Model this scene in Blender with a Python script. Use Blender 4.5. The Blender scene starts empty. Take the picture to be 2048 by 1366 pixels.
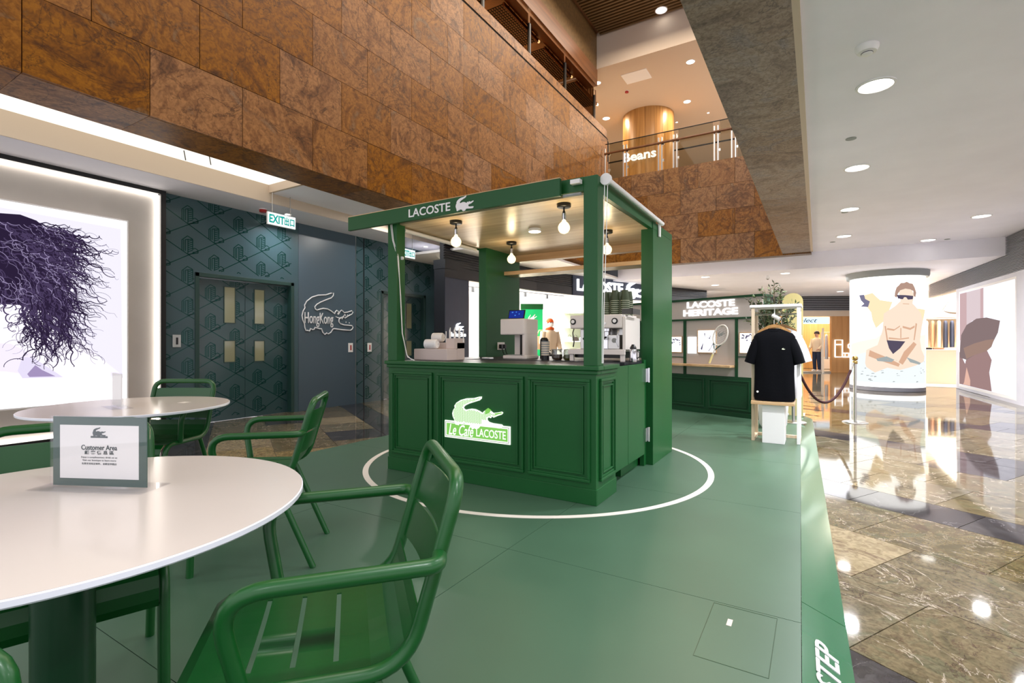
import bpy, bmesh, math, random
from mathutils import Vector, Matrix
from mathutils.geometry import tessellate_polygon
random.seed(7)
S = bpy.context.scene
COL = S.collection
PI = math.pi
# ---------------------------------------------------------------- camera
cam_d = bpy.data.cameras.new('camera'); cam = bpy.data.objects.new('camera', cam_d); COL.objects.link(cam)
cam.location = (0, 0, 1.18); cam.rotation_euler = (PI/2, 0, math.radians(31.3))
cam_d.sensor_width = 36; cam_d.lens = 36*1005/2048; cam_d.shift_y = -1/2048; cam_d.clip_start = 0.02; cam_d.clip_end = 200
S.camera = cam
S.cycles.max_bounces = 7; S.cycles.glossy_bounces = 3; S.cycles.transparent_max_bounces = 10
# ---------------------------------------------------------------- world, lights, exposure
w = bpy.data.worlds.new('world'); S.world = w; w.use_nodes = True
w.node_tree.nodes['Background'].inputs[0].default_value = (.98, 0.96, 1.02, 1)
w.node_tree.nodes['Background'].inputs[1].default_value = 1.05
S.view_settings.view_transform = 'Standard'; S.view_settings.look = 'None'
S.view_settings.exposure = 0.5; S.view_settings.gamma = 1.0; S.view_settings.use_curve_mapping = False
def area(name, loc, size, power, col=(1, 1, 1), rot=(0, 0, 0), sy=None, spread=None):
    d = bpy.data.lights.new(name, 'AREA'); d.energy = power; d.color = col; d.size = size
    if sy: d.shape = 'RECTANGLE'; d.size_y = sy
    else: d.shape = 'DISK'
    if spread: d.spread = math.radians(spread)
    o = bpy.data.objects.new(name, d); COL.objects.link(o); o.location = loc; o.rotation_euler = rot
    return o
# atrium daylight/house lights high above the opening and general ceiling lamps
area('atrium_light', (-3.0, 4.5, 9.6), 4.0, 300, (1, .93, .84), sy=7)
area('atrium_light', (-3.2, 11.0, 9.4), 3.4, 160, (1, .86, .70), sy=4)
for _x, _y in ((.42, 2.9), (.42, .5), (2.4, 9.3), (2.4, 7.0), (2.4, 4.6), (2.4, 2.2), (2.4, -.2), (.42, -1.8)):   # the downlight rows go on outside the frame
    area('downlight_lamp', (_x, _y, 3.31), .2, 50 if _y > 4 else 20, (.95, .96, 1), spread=140)
area('shop_light', (-8.6, 13.6, 2.9), 3.0, 1100, (1, .98, .95), sy=6)
area('shop_light', (-0.5, 25.6, 2.7), 3.0, 260, (1, .80, .55), sy=3)
area('shop_light', (4.6, 20.6, 2.75), 2.2, 420, (1, .90, .78), sy=4)
area('hall_light', (-1.2, 18.5, 2.88), 4.5, 150, (.90, .94, 1), sy=5)
# ---------------------------------------------------------------- helpers
def srgb(r, g, b):
    f = lambda c: (c/255/12.92) if c/255 <= .04045 else ((c/255+.055)/1.055)**2.4
    return (f(r), f(g), f(b), 1)
MATS = {}
def mat(name, col, rough=.5, metal=0, emit=0, ecol=None, spec=None, coat=0, noise=0, nscale=30, alpha=1, bump=0, ior=None):
    m = bpy.data.materials.new(name); m.use_nodes = True; MATS[name] = m
    nt = m.node_tree; p = nt.nodes['Principled BSDF']
    c = srgb(*col)
    p.inputs['Base Color'].default_value = c
    p.inputs['Roughness'].default_value = rough; p.inputs['Metallic'].default_value = metal
    if spec is not None: p.inputs['Specular IOR Level'].default_value = spec
    if coat: p.inputs['Coat Weight'].default_value = coat; p.inputs['Coat Roughness'].default_value = .08
    if emit:
        p.inputs['Emission Color'].default_value = srgb(*(ecol or col)); p.inputs['Emission Strength'].default_value = emit
    if noise or bump:
        tc = nt.nodes.new('ShaderNodeTexCoord'); n = nt.nodes.new('ShaderNodeTexNoise'); n.inputs['Scale'].default_value = nscale; n.inputs['Detail'].default_value = 5
        nt.links.new(tc.outputs['Object'], n.inputs['Vector'])
        if noise:
            r = nt.nodes.new('ShaderNodeValToRGB'); e = r.color_ramp.elements
            e[0].color = tuple(x*(1-noise) for x in c[:3])+(1,); e[1].color = tuple(min(1, x*(1+noise)) for x in c[:3])+(1,); e[0].position = .3; e[1].position = .7
            nt.links.new(n.outputs['Fac'], r.inputs[0]); nt.links.new(r.outputs[0], p.inputs['Base Color'])
        if bump:
            b = nt.nodes.new('ShaderNodeBump'); b.inputs['Strength'].default_value = bump; b.inputs['Distance'].default_value = .01
            nt.links.new(n.outputs['Fac'], b.inputs['Height']); nt.links.new(b.outputs[0], p.inputs['Normal'])
    return m
def emis(name, col, s=1.0):
    m = bpy.data.materials.new(name); m.use_nodes = True; MATS[name] = m; nt = m.node_tree
    nt.nodes.remove(nt.nodes['Principled BSDF']); e = nt.nodes.new('ShaderNodeEmission')
    e.inputs[0].default_value = srgb(*col); e.inputs[1].default_value = s*.78
    nt.links.new(e.outputs[0], nt.nodes['Material Output'].inputs[0]); return m
def glass(name, tint=(255, 255, 255), gloss=.12, rough=.02):
    m = bpy.data.materials.new(name); m.use_nodes = True; MATS[name] = m; nt = m.node_tree
    nt.nodes.remove(nt.nodes['Principled BSDF'])
    t = nt.nodes.new('ShaderNodeBsdfTransparent'); t.inputs[0].default_value = srgb(*tint)
    g = nt.nodes.new('ShaderNodeBsdfGlossy'); g.inputs['Roughness'].default_value = rough
    f = nt.nodes.new('ShaderNodeLayerWeight'); f.inputs[0].default_value = .3
    q = nt.nodes.new('ShaderNodeMapRange'); q.inputs[3].default_value = gloss*.5; q.inputs[4].default_value = min(1, gloss*4); nt.links.new(f.outputs['Facing'], q.inputs[0])
    x = nt.nodes.new('ShaderNodeMixShader')
    nt.links.new(q.outputs[0], x.inputs[0]); nt.links.new(t.outputs[0], x.inputs[1]); nt.links.new(g.outputs[0], x.inputs[2])
    nt.links.new(x.outputs[0], nt.nodes['Material Output'].inputs[0]); return m

def glow_glass(name, col, s, t):
    m = bpy.data.materials.new(name); m.use_nodes = True; MATS[name] = m; nt = m.node_tree
    nt.nodes.remove(nt.nodes['Principled BSDF'])
    a = nt.nodes.new('ShaderNodeBsdfTransparent'); e = nt.nodes.new('ShaderNodeEmission'); e.inputs[0].default_value = srgb(*col); e.inputs[1].default_value = s
    x = nt.nodes.new('ShaderNodeMixShader'); x.inputs[0].default_value = t
    nt.links.new(a.outputs[0], x.inputs[1]); nt.links.new(e.outputs[0], x.inputs[2]); nt.links.new(x.outputs[0], nt.nodes['Material Output'].inputs[0]); return m

def stone(name, ramp, scale, dist, rough, vein=None, spec=.5, rand=.25, stretch=(1, 1, 1), vein_scale=3, vein_w=.03, vcols=None, vs_=.75):
    """layered noise stone: distorted banded noise + thin veins, offset per object"""
    m = bpy.data.materials.new(name); m.use_nodes = True; MATS[name] = m; nt = m.node_tree; N = nt.nodes.new; Lk = nt.links.new
    p = nt.nodes['Principled BSDF']; p.inputs['Roughness'].default_value = rough; p.inputs['Specular IOR Level'].default_value = spec
    tc = N('ShaderNodeTexCoord'); oi = N('ShaderNodeObjectInfo'); mp = N('ShaderNodeMapping'); mp.inputs['Scale'].default_value = stretch
    ad = N('ShaderNodeVectorMath'); ad.operation = 'ADD'; sc = N('ShaderNodeVectorMath'); sc.operation = 'SCALE'; sc.inputs[3].default_value = 37.0
    cb = N('ShaderNodeCombineXYZ'); Lk(oi.outputs['Random'], cb.inputs[0]); Lk(oi.outputs['Random'], cb.inputs[2]); Lk(cb.outputs[0], sc.inputs[0])
    Lk(tc.outputs['Object'], mp.inputs['Vector']); Lk(mp.outputs[0], ad.inputs[0]); Lk(sc.outputs[0], ad.inputs[1])
    rt = N('ShaderNodeVectorRotate'); rt.rotation_type = 'AXIS_ANGLE'; rt.inputs['Axis'].default_value = (.3, .8, .5)
    am = N('ShaderNodeMath'); am.operation = 'MULTIPLY'; am.inputs[1].default_value = 2.5; Lk(oi.outputs['Random'], am.inputs[0]); Lk(am.outputs[0], rt.inputs['Angle']); Lk(ad.outputs[0], rt.inputs['Vector'])
    n1 = N('ShaderNodeTexNoise'); n1.inputs['Scale'].default_value = scale; n1.inputs['Detail'].default_value = 8; n1.inputs['Roughness'].default_value = .62; n1.inputs['Distortion'].default_value = dist
    Lk(rt.outputs[0], n1.inputs['Vector'])
    r = N('ShaderNodeValToRGB'); el = r.color_ramp.elements
    for i, (pos, c) in enumerate(ramp):
        e = el[i] if i < 2 else el.new(pos)
        e.position = pos; e.color = srgb(*c)
    Lk(n1.outputs['Fac'], r.inputs[0]); out = r.outputs[0]
    # fine grain
    n2 = N('ShaderNodeTexNoise'); n2.inputs['Scale'].default_value = scale*17; n2.inputs['Detail'].default_value = 6; n2.inputs['Distortion'].default_value = 1.0; Lk(rt.outputs[0], n2.inputs['Vector'])
    r2 = N('ShaderNodeValToRGB'); r2.color_ramp.elements[0].position = .35; r2.color_ramp.elements[0].color = (.52, .47, .42, 1); r2.color_ramp.elements[1].position = .6; r2.color_ramp.elements[1].color = (1, 1, 1, 1)
    Lk(n2.outputs['Fac'], r2.inputs[0]); mx = N('ShaderNodeMix'); mx.data_type = 'RGBA'; mx.blend_type = 'MULTIPLY'; mx.inputs[0].default_value = .8
    Lk(out, mx.inputs[6]); Lk(r2.outputs[0], mx.inputs[7]); out = mx.outputs[2]
    for k, vc in enumerate(vcols or ([vein] if vein else [])):
        n3 = N('ShaderNodeTexNoise'); n3.inputs['Scale'].default_value = vein_scale*(1+.6*k); n3.inputs['Detail'].default_value = 7; n3.inputs['Distortion'].default_value = 1.2; n3.inputs['Roughness'].default_value = .6
        of = N('ShaderNodeVectorMath'); of.operation = 'ADD'; of.inputs[1].default_value = (k*7.3, 3.1*k, 11*k); Lk(rt.outputs[0], of.inputs[0]); Lk(of.outputs[0], n3.inputs['Vector'])
        s = N('ShaderNodeMath'); s.operation = 'SUBTRACT'; s.inputs[1].default_value = .5; a = N('ShaderNodeMath'); a.operation = 'ABSOLUTE'
        Lk(n3.outputs['Fac'], s.inputs[0]); Lk(s.outputs[0], a.inputs[0])
        vr = N('ShaderNodeValToRGB'); vr.color_ramp.elements[0].position = 0; vr.color_ramp.elements[0].color = (vs_, vs_, vs_, 1); vr.color_ramp.elements[1].position = vein_w; vr.color_ramp.elements[1].color = (0, 0, 0, 1)
        Lk(a.outputs[0], vr.inputs[0]); m2 = N('ShaderNodeMix'); m2.data_type = 'RGBA'; Lk(vr.outputs[0], m2.inputs[0]); Lk(out, m2.inputs[6]); m2.inputs[7].default_value = srgb(*vc); out = m2.outputs[2]
    if rand:
        hs = N('ShaderNodeHueSaturation'); mr = N('ShaderNodeMapRange'); mr.inputs[3].default_value = 1-rand; mr.inputs[4].default_value = 1+rand
        Lk(oi.outputs['Random'], mr.inputs[0]); Lk(mr.outputs[0], hs.inputs['Value'])
        ms = N('ShaderNodeMapRange'); ms.inputs[3].default_value = 1.15; ms.inputs[4].default_value = .85; Lk(oi.outputs['Random'], ms.inputs[0]); Lk(ms.outputs[0], hs.inputs['Saturation'])
        Lk(out, hs.inputs['Color']); out = hs.outputs[0]
    Lk(out, p.inputs['Base Color']); return m
def wood(name, c0, c1, rough=.4, scale=6, axis=0):
    m = bpy.data.materials.new(name); m.use_nodes = True; MATS[name] = m; nt = m.node_tree; N = nt.nodes.new; Lk = nt.links.new
    p = nt.nodes['Principled BSDF']; p.inputs['Roughness'].default_value = rough
    tc = N('ShaderNodeTexCoord'); mp = N('ShaderNodeMapping'); sc = [1, 1, 1]
    sc = [scale*4]*3; sc[axis] = scale*.18; mp.inputs['Scale'].default_value = sc
    n = N('ShaderNodeTexNoise'); n.inputs['Scale'].default_value = 1; n.inputs['Detail'].default_value = 5; n.inputs['Distortion'].default_value = .4
    r = N('ShaderNodeValToRGB'); r.color_ramp.elements[0].color = srgb(*c0); r.color_ramp.elements[1].color = srgb(*c1); r.color_ramp.elements[0].position = .3; r.color_ramp.elements[1].position = .7
    Lk(tc.outputs['Object'], mp.inputs[0]); Lk(mp.outputs[0], n.inputs['Vector']); Lk(n.outputs['Fac'], r.inputs[0]); Lk(r.outputs[0], p.inputs['Base Color']); return m

# materials
mat('kiosk_green', (20, 84, 38), .40, spec=.35, noise=.05, nscale=3)
mat('kiosk_green_soft', (40, 88, 52), .5, spec=.3)
mat('chair_green', (8, 78, 26), .36, coat=.05)
mat('floor_green', (64, 94, 74), .36, noise=.10, nscale=1.3, bump=.02)
mat('ramp_green', (46, 102, 68), .18, coat=.5)
mat('white_line', (222, 216, 206), .5)
mat('table_white', (212, 202, 194), .18, noise=.02, nscale=2)
mat('table_edge', (238, 240, 250), .25)
mat('pedestal_green', (10, 58, 30), .3)
mat('white_paint', (238, 236, 236), .7)
mat('gallery_paint', (104, 84, 68), .8)
mat('ceiling_white', (245, 243, 252), .75, noise=.03, nscale=1.5)
mat('plaster_grey', (190, 184, 178), .8, noise=.04, nscale=3)
mat('beige_paint', (206, 188, 168), .7)
mat('teal_wall', (66, 90, 96), .26, spec=.45)
mat('teal_door', (52, 78, 80), .18, spec=.6)
mat('teal_print', (8, 72, 66), .22, metal=.45)
mat('teal_frame', (34, 66, 60), .35)
mat('slate_panel', (74, 92, 103), .34)
mat('black_panel', (22, 25, 32), .45)
mat('navy_panel', (52, 62, 86), .5, noise=.06, nscale=8)
mat('black_metal', (14, 15, 17), .4)
mat('dark_gap', (6, 6, 6), .9)
mat('chrome', (215, 215, 218), .14, metal=1)
mat('steel', (190, 188, 184), .28, metal=1)
mat('brass', (190, 160, 96), .25, metal=1)
mat('plastic_white', (238, 236, 234), .35)
mat('plastic_black', (16, 16, 18), .3)
mat('machine_white', (226, 218, 212), .3)
mat('carton', (206, 190, 182), .7)
mat('card_brown', (176, 138, 96), .8)
mat('cup_green', (58, 70, 42), .5)
mat('cup_rim', (226, 230, 206), .5)
mat('paper_white', (244, 243, 240), .7)
mat('letter_white', (240, 240, 240), .45)
mat('ink_green', (52, 84, 76), .6)
mat('ink_dark', (50, 66, 70), .6)
mat('black_cloth', (5, 6, 12), .9, spec=.15, bump=.15, nscale=60)
mat('white_cloth', (238, 240, 246), .9)
mat('rope_red', (54, 14, 18), .8)
mat('red_plastic', (170, 22, 22), .35)
mat('skin', (206, 160, 136), .55)
mat('hair_dark', (34, 26, 24), .6)
mat('cloth_cream', (226, 202, 172), .85)
mat('cloth_navy', (36, 44, 66), .85)
mat('cloth_black', (20, 20, 24), .85)
mat('cloth_orange', (232, 96, 34), .8)
mat('cloth_grey', (196, 202, 212), .85)
mat('cloth_olive', (120, 118, 84), .85)
mat('cloth_brown', (150, 112, 84), .85)
mat('leaf', (92, 112, 66), .55); mat('leaf_dark', (54, 70, 46), .55)
mat('bark', (110, 94, 72), .8)
mat('pale_yellow', (226, 212, 148), .6)
mat('panel_grey', (188, 178, 172), .6)
mat('panel_white', (222, 224, 228), .6)
mat('grille_grey', (138, 138, 146), .5, metal=.2)
mat('screen_wall', (206, 206, 216), .6, noise=.05, nscale=2)
mat('tile_cream', (226, 212, 192), .5)
mat('leather_dark', (58, 48, 42), .4)
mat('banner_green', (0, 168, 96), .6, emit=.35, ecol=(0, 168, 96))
mat('shade_dark', (70, 68, 66), .5)
mat('shade_grey', (148, 152, 150), .6)
mat('brown_bean', (110, 66, 36), .6)
mat('green_bean', (140, 150, 40), .6)
mat('green_cabinet', (6, 62, 32), .4)
mat('shelf_olive', (150, 158, 138), .7)
wood('ply', (188, 146, 102), (220, 188, 146), .35, 5, 0)
wood('roof_ply', (196, 166, 126), (232, 210, 178), .30, 4, 0)
wood('oak', (150, 106, 54), (184, 138, 80), .35, 4, 2)
wood('stand_wood', (200, 176, 146), (226, 206, 180), .45, 6, 2)
wood('brown_wood', (96, 58, 30), (126, 80, 44), .4, 3, 1)
wood('slat_wood', (92, 68, 36), (122, 92, 52), .5, 3, 0)
wood('panel_orange', (176, 124, 72), (200, 148, 94), .5, 3, 2)
glass('acrylic', (252, 252, 253), .05); glass('balustrade_glass', (224, 222, 212), .012); glass('dark_glass', (170, 150, 130), 0); glass('jar_glass', (225, 228, 226), .2); glow_glass('bulb_glass', (255, 226, 170), 2.2, .5)
emis('lamp_white', (255, 252, 246), 6); emis('lamp_warm', (255, 206, 140), 26); emis('lamp_disc', (255, 236, 208), 9)
emis('cove_light', (255, 240, 220), 6); emis('cove_top_glow', (255, 246, 232), 1.25); emis('sign_white', (255, 255, 255), 2.0); emis('neon_green', (140, 214, 100), .85); emis('neon_white', (244, 255, 236), 1.15)
emis('exit_panel', (240, 255, 252), 1.25); emis('exit_teal', (20, 170, 160), .9)
emis('lightbox_white', (255, 253, 255), 1.5); emis('halo_white', (255, 246, 236), 6.5); emis('tablet_blue', (34, 54, 150), .8); emis('tablet_cyan', (70, 130, 220), 1)
emis('column_white', (255, 253, 248), 2.3); emis('small_screen', (250, 250, 255), 1.8)
stone('stone_fascia', [(.26, (78, 48, 22)), (.40, (138, 90, 42)), (.50, (172, 118, 60)), (.60, (146, 98, 50)), (.80, (142, 124, 100))], 1.3, 2.8, .45, vcols=[(76, 44, 20), (60, 38, 20)], vein_scale=.9, vein_w=.010, rand=.16, vs_=.7, spec=.35)
stone('stone_far', [(.25, (92, 58, 28)), (.42, (140, 96, 50)), (.52, (160, 116, 66)), (.62, (118, 80, 44)), (.78, (150, 132, 104))], 1.6, 2.8, .45, vcols=[(72, 42, 18)], vein_scale=1.5, vein_w=.03, rand=.06, vs_=.7, spec=.35)
stone('stone_soffit', [(.25, (96, 82, 72)), (.42, (136, 118, 104)), (.52, (156, 138, 122)), (.64, (140, 130, 126)), (.78, (162, 142, 126))], 2.0, 1.8, .45, vcols=[(84, 72, 70)], vein_scale=1.6, vein_w=.010, rand=.12, spec=.3)
stone('marble_brown', [(.28, (72, 64, 46)), (.42, (96, 88, 64)), (.52, (116, 104, 78)), (.64, (96, 94, 70)), (.78, (124, 112, 90))], 2.4, 2.6, .05, vcols=[(60, 36, 28), (72, 46, 36), (200, 186, 170)], vein_scale=1.0, vein_w=.005, rand=.08, vs_=.75)
stone('marble_cream', [(.3, (128, 112, 80)), (.5, (153, 137, 103)), (.7, (140, 124, 89))], 1.4, 1.5, .05, vcols=[(73, 47, 35)], vein_scale=1.6, vein_w=.012, rand=.06)
stone('marble_dark', [(.3, (40, 36, 38)), (.5, (56, 52, 54)), (.7, (68, 65, 66))], 1.2, 1.5, .05, vcols=[(123, 119, 119)], vein_scale=1.2, vein_w=.003, rand=.1)


# mesh builder ----------------------------------------------------------
class B:
    def __init__(s, M=None): s.v = []; s.f = []; s.M = M
    def add(s, vs, fs):
        o = len(s.v)
        s.v += [tuple(s.M @ Vector(v)) if s.M else tuple(v) for v in vs]; s.f += [tuple(i+o for i in f) for f in fs]; return s
    def box(s, x0, x1, y0, y1, z0, z1):
        return s.add([(x0, y0, z0), (x1, y0, z0), (x1, y1, z0), (x0, y1, z0), (x0, y0, z1), (x1, y0, z1), (x1, y1, z1), (x0, y1, z1)],
                     [(3, 2, 1, 0), (4, 5, 6, 7), (0, 1, 5, 4), (1, 2, 6, 5), (2, 3, 7, 6), (3, 0, 4, 7)])
    def tube(s, pts, r, n=10, caps=True, closed=False, flat=None):
        P = [Vector(p) for p in pts]; m = len(P); vs = []; fs = []; up = None
        rr = r if isinstance(r, (list, tuple)) else [r]*m
        for i in range(m):
            if closed: t = P[(i+1) % m]-P[i-1]
            else: t = (P[min(i+1, m-1)]-P[max(i-1, 0)])
            t = t.normalized() if t.length > 1e-9 else Vector((0, 0, 1))
            if up is None:
                a = Vector((0, 0, 1)) if abs(t.z) < .9 else Vector((1, 0, 0)); up = (a-t*a.dot(t)).normalized()
            else: up = (up-t*up.dot(t)).normalized()
            q = t.cross(up)
            for k in range(n):
                a = 2*PI*k/n; vs.append(P[i]+(up*math.cos(a)+q*math.sin(a))*rr[i])
        for i in range(m if closed else m-1):
            j = (i+1) % m
            for k in range(n): fs.append((i*n+k, i*n+(k+1) % n, j*n+(k+1) % n, j*n+k))
        if caps and not closed: fs.append(tuple(range(n))[::-1]); fs.append(tuple(range((m-1)*n, m*n)))
        return s.add(vs, fs)
    def lathe(s, prof, n=24, c=(0, 0, 0), cap=True):
        vs = []; fs = []; m = len(prof)
        for r, z in prof:
            for k in range(n): a = 2*PI*k/n; vs.append((c[0]+r*math.cos(a), c[1]+r*math.sin(a), c[2]+z))
        for i in range(m-1):
            for k in range(n): fs.append((i*n+k, i*n+(k+1) % n, (i+1)*n+(k+1) % n, (i+1)*n+k))
        if cap: fs.append(tuple(range(n))[::-1]); fs.append(tuple(range((m-1)*n, m*n)))
        return s.add(vs, fs)
    def prism(s, poly, fn, d0=0, d1=.004):
        """poly: list of 2D points, fn(u,v,d)->3D"""
        n = len(poly); a = [fn(u, v, d0) for u, v in poly]; b = [fn(u, v, d1) for u, v in poly]
        tri = tessellate_polygon([[Vector((u, v, 0)) for u, v in poly]])
        fs = [tuple(t) for t in tri]+[(t[2]+n, t[1]+n, t[0]+n) for t in tri]+[(i, (i+1) % n, (i+1) % n+n, i+n) for i in range(n)]
        return s.add(a+b, fs)
    def loft(s, rings, closed=True, cap=True):
        n = len(rings[0]); vs = [v for r in rings for v in r]; fs = []
        for i in range(len(rings)-1):
            for k in range(n if closed else n-1): fs.append((i*n+k, i*n+(k+1) % n, (i+1)*n+(k+1) % n, (i+1)*n+k))
        if cap and closed: fs.append(tuple(range(n))[::-1]); fs.append(tuple(range((len(rings)-1)*n, len(rings)*n)))
        return s.add(vs, fs)
    def sphere(s, c, r, n=12, m=8, sc=(1, 1, 1)):
        rings = []
        for i in range(m+1):
            a = -PI/2+PI*i/m; rad = max(math.cos(a), .001)*r
            rings.append([(c[0]+rad*math.cos(2*PI*k/n)*sc[0], c[1]+rad*math.sin(2*PI*k/n)*sc[1], c[2]+r*math.sin(a)*sc[2]) for k in range(n)])
        return s.loft(rings)
    def mesh(s, name):
        me = bpy.data.meshes.new(name); me.from_pydata(s.v, [], s.f)
        bm = bmesh.new(); bm.from_mesh(me); bmesh.ops.recalc_face_normals(bm, faces=bm.faces); bm.to_mesh(me); bm.free(); return me
    def build(s, name, m, parent=None, smooth=0, bevel=0, loc=None, rz=0, bseg=2):
        me = s.mesh(name); me.materials.append(MATS[m] if isinstance(m, str) else m)
        if smooth:
            for p in me.polygons: p.use_smooth = True
            me.set_sharp_from_angle(angle=math.radians(smooth))
        o = bpy.data.objects.new(name, me); COL.objects.link(o)
        if parent: o.parent = parent
        if loc: o.location = loc
        if rz: o.rotation_euler.z = rz
        if bevel:
            b = o.modifiers.new('bevel', 'BEVEL'); b.width = bevel; b.segments = bseg; b.limit_method = 'ANGLE'; b.angle_limit = math.radians(50)
        return o
def box(name, m, x0, x1, y0, y1, z0, z1, parent=None, bevel=0): return B().box(min(x0, x1), max(x0, x1), min(y0, y1), max(y0, y1), min(z0, z1), max(z0, z1)).build(name, m, parent, bevel=bevel)
def cbox(name, m, x0, x1, y0, y1, z0, z1, parent=None, bevel=0):
    """box whose origin is at its centre (so object-space stone differs per piece, small pieces share nothing)"""
    cx, cy, cz = (x0+x1)/2, (y0+y1)/2, (z0+z1)/2
    return B().box(x0-cx, x1-cx, y0-cy, y1-cy, z0-cz, z1-cz).build(name, m, parent, bevel=bevel, loc=(cx, cy, cz))
def rounded(pts, rad, seg=5):
    P = [Vector(p) for p in pts]; out = [P[0]]
    rr = rad if isinstance(rad, (list, tuple)) else [rad]*(len(P)-2)
    for i in range(1, len(P)-1):
        a, b, c = P[i-1], P[i], P[i+1]; u = (a-b); v = (c-b); lu, lv = u.length, v.length; u.normalize(); v.normalize()
        ang = u.angle(v); t = min(rr[i-1]/math.tan(ang/2), lu*.49, lv*.49)
        p0, p1 = b+u*t, b+v*t
        for k in range(seg+1):
            q = k/seg; out.append((p0*(1-q)**2+b*2*q*(1-q)+p1*q*q))
    out.append(P[-1]); return out
def thing(name, label, cat, loc=(0, 0, 0), rz=0, group=None):
    o = bpy.data.objects.new(name, None); COL.objects.link(o); o.location = loc; o.rotation_euler.z = rz; o.empty_display_size = .1
    return tag(o, label, cat, group)
def tag(o, label=None, cat=None, group=None, kind=None):
    if label: o['label'] = label
    if cat: o['category'] = cat
    if group: o['group'] = group
    if kind: o['kind'] = kind
    return o
def struct(o, label=None): o['kind'] = 'structure'; return tag(o, label)
def sempty(name, label=None):
    o = bpy.data.objects.new(name, None); COL.objects.link(o); return struct(o, label)
def copy_tree(o, parent=None):
    c = o.copy(); COL.objects.link(c); c.parent = parent
    for ch in list(o.children): copy_tree(ch, c)
    return c
def text_mesh(body, size, extrude=.004, align='CENTER', shear=0, bold=0, spacing=1.0):
    cu = bpy.data.curves.new('t', 'FONT'); cu.body = body; cu.size = size; cu.extrude = extrude; cu.align_x = align; cu.align_y = 'CENTER'; cu.shear = shear; cu.offset = bold; cu.space_character = spacing; cu.resolution_u = 3
    o = bpy.data.objects.new('t', cu); COL.objects.link(o)
    dg = bpy.context.evaluated_depsgraph_get(); dg.update()
    me = bpy.data.meshes.new_from_object(o.evaluated_get(dg)); bpy.data.objects.remove(o); bpy.data.curves.remove(cu); return me
def text(name, body, size, m, org, u, v, parent=None, extrude=.004, align='CENTER', shear=0, bold=0, spacing=1.0, width=None, height=None):
    """lettering with its x axis along u and y axis along v, centred at org"""
    me = text_mesh(body, size, extrude, align, shear, bold, spacing)
    if width or height:
        xs = [q.co.x for q in me.vertices]; ys = [q.co.y for q in me.vertices]
        cx = (max(xs)+min(xs))/2; cy = (max(ys)+min(ys))/2
        sx = width/(max(xs)-min(xs)) if width else 1; sy = height/(max(ys)-min(ys)) if height else sx
        if not width: sx = sy
        for q in me.vertices: q.co.x = (q.co.x-cx)*sx; q.co.y = (q.co.y-cy)*sy
    u = Vector(u).normalized(); v = Vector(v).normalized(); n = u.cross(v)
    R = Matrix((u, v, n)).transposed().to_4x4(); me.transform(R)
    me.materials.clear(); me.materials.append(MATS[m]); me.name = name
    o = bpy.data.objects.new(name, me); COL.objects.link(o); o.location = org
    if parent: o.parent = parent
    return o
CROC = [(885,280),(880,330),(830,380),(700,430),(580,480),(490,530),(445,580),(460,620),(500,640),(560,620),(640,600),(740,605),(830,640),(915,690),(930,650),(965,620),(1005,640),(1025,680),(1045,640),(1085,610),(1120,630),(1155,660),(1250,640),(1350,610),(1380,635),(1350,680),(1250,725),(1170,770),(1130,735),(1100,790),(1060,770),(1020,800),(1020,850),(1060,890),(1150,910),(1350,920),(1380,950),(1360,990),(1310,1020),(1100,1010),(900,990),(870,1000),(820,1070),(760,1100),(720,1080),(680,1110),(630,1070),(600,1000),(560,1000),(450,975),(435,1010),(400,1020),(350,1000),(330,1050),(290,1040),(250,1040),(225,980),(220,920),(180,840),(165,760),(190,670),(230,610),(220,560),(270,480),(380,400),(520,350),(700,330),(830,285)]
CROC = [((x-772)/1215, (690-y)/1215) for x, y in CROC]     # unit width emblem outline, centred
def plane_fn(org, u, v):
    org = Vector(org); u = Vector(u).normalized(); v = Vector(v).normalized(); n = u.cross(v)
    return lambda a, b, d: org+u*a+v*b+n*d
def croc(name, m, org, u, v, width, parent=None, d0=0, d1=.004):
    return B().prism([(x*width, y*width) for x, y in CROC], plane_fn(org, u, v), d0, d1).build(name, m, parent)
def frame_rect(b, fn, u0, u1, v0, v1, wd, d0, d1):
    for (a, c, e, f) in ((u0, u1, v0, v0+wd), (u0, u1, v1-wd, v1), (u0, u0+wd, v0+wd, v1-wd), (u1-wd, u1, v0+wd, v1-wd)):
        b.prism([(a, e), (c, e), (c, f), (a, f)], fn, d0, d1)
    return b
def inside(p, poly):
    x, y = p; r = False; j = len(poly)-1
    for i in range(len(poly)):
        xi, yi = poly[i]; xj, yj = poly[j]
        if (yi > y) != (yj > y) and x < (xj-xi)*(y-yi)/(yj-yi)+xi: r = not r
        j = i
    return r
# ================================================================ SETTING
FZ = -.07
floor = struct(B().box(-14, 10, -5, 34, -.25, FZ-.006).build('floor', 'marble_brown'), 'polished brown and green marble mall floor with dark bands')
E1 = Vector((.866, -.5, 0)); E2 = Vector((.5, .866, 0)); org = Vector((.062, 5.1, 0))
tile_mesh = {}
def tile(i0, wi, j0, wj, m):
    g = .0025; b = B(); key = (round(wi, 3), round(wj, 3), m)
    if key not in tile_mesh:
        a = wi/2-g; c = wj/2-g
        b.prism([(-a, -c), (a, -c), (a, c), (-a, c)], lambda u, v, d: E1*u+E2*v+Vector((0, 0, d)), -.02, 0)
        me = b.mesh('floor_tile'); me.materials.append(MATS[m]); tile_mesh[key] = me
    o = bpy.data.objects.new('floor_tile', tile_mesh[key]); COL.objects.link(o); o.parent = floor
    p = org+E1*(i0+wi/2)+E2*(j0+wj/2); o.location = (p.x, p.y, FZ); return o
rows = []; j = -.225-6*2.49
while j < 16:
    rows.append((j, .45, 'band')); j += .45
    for k in range(3): rows.append((j, .68, 'f%d' % k)); j += .68
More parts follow.
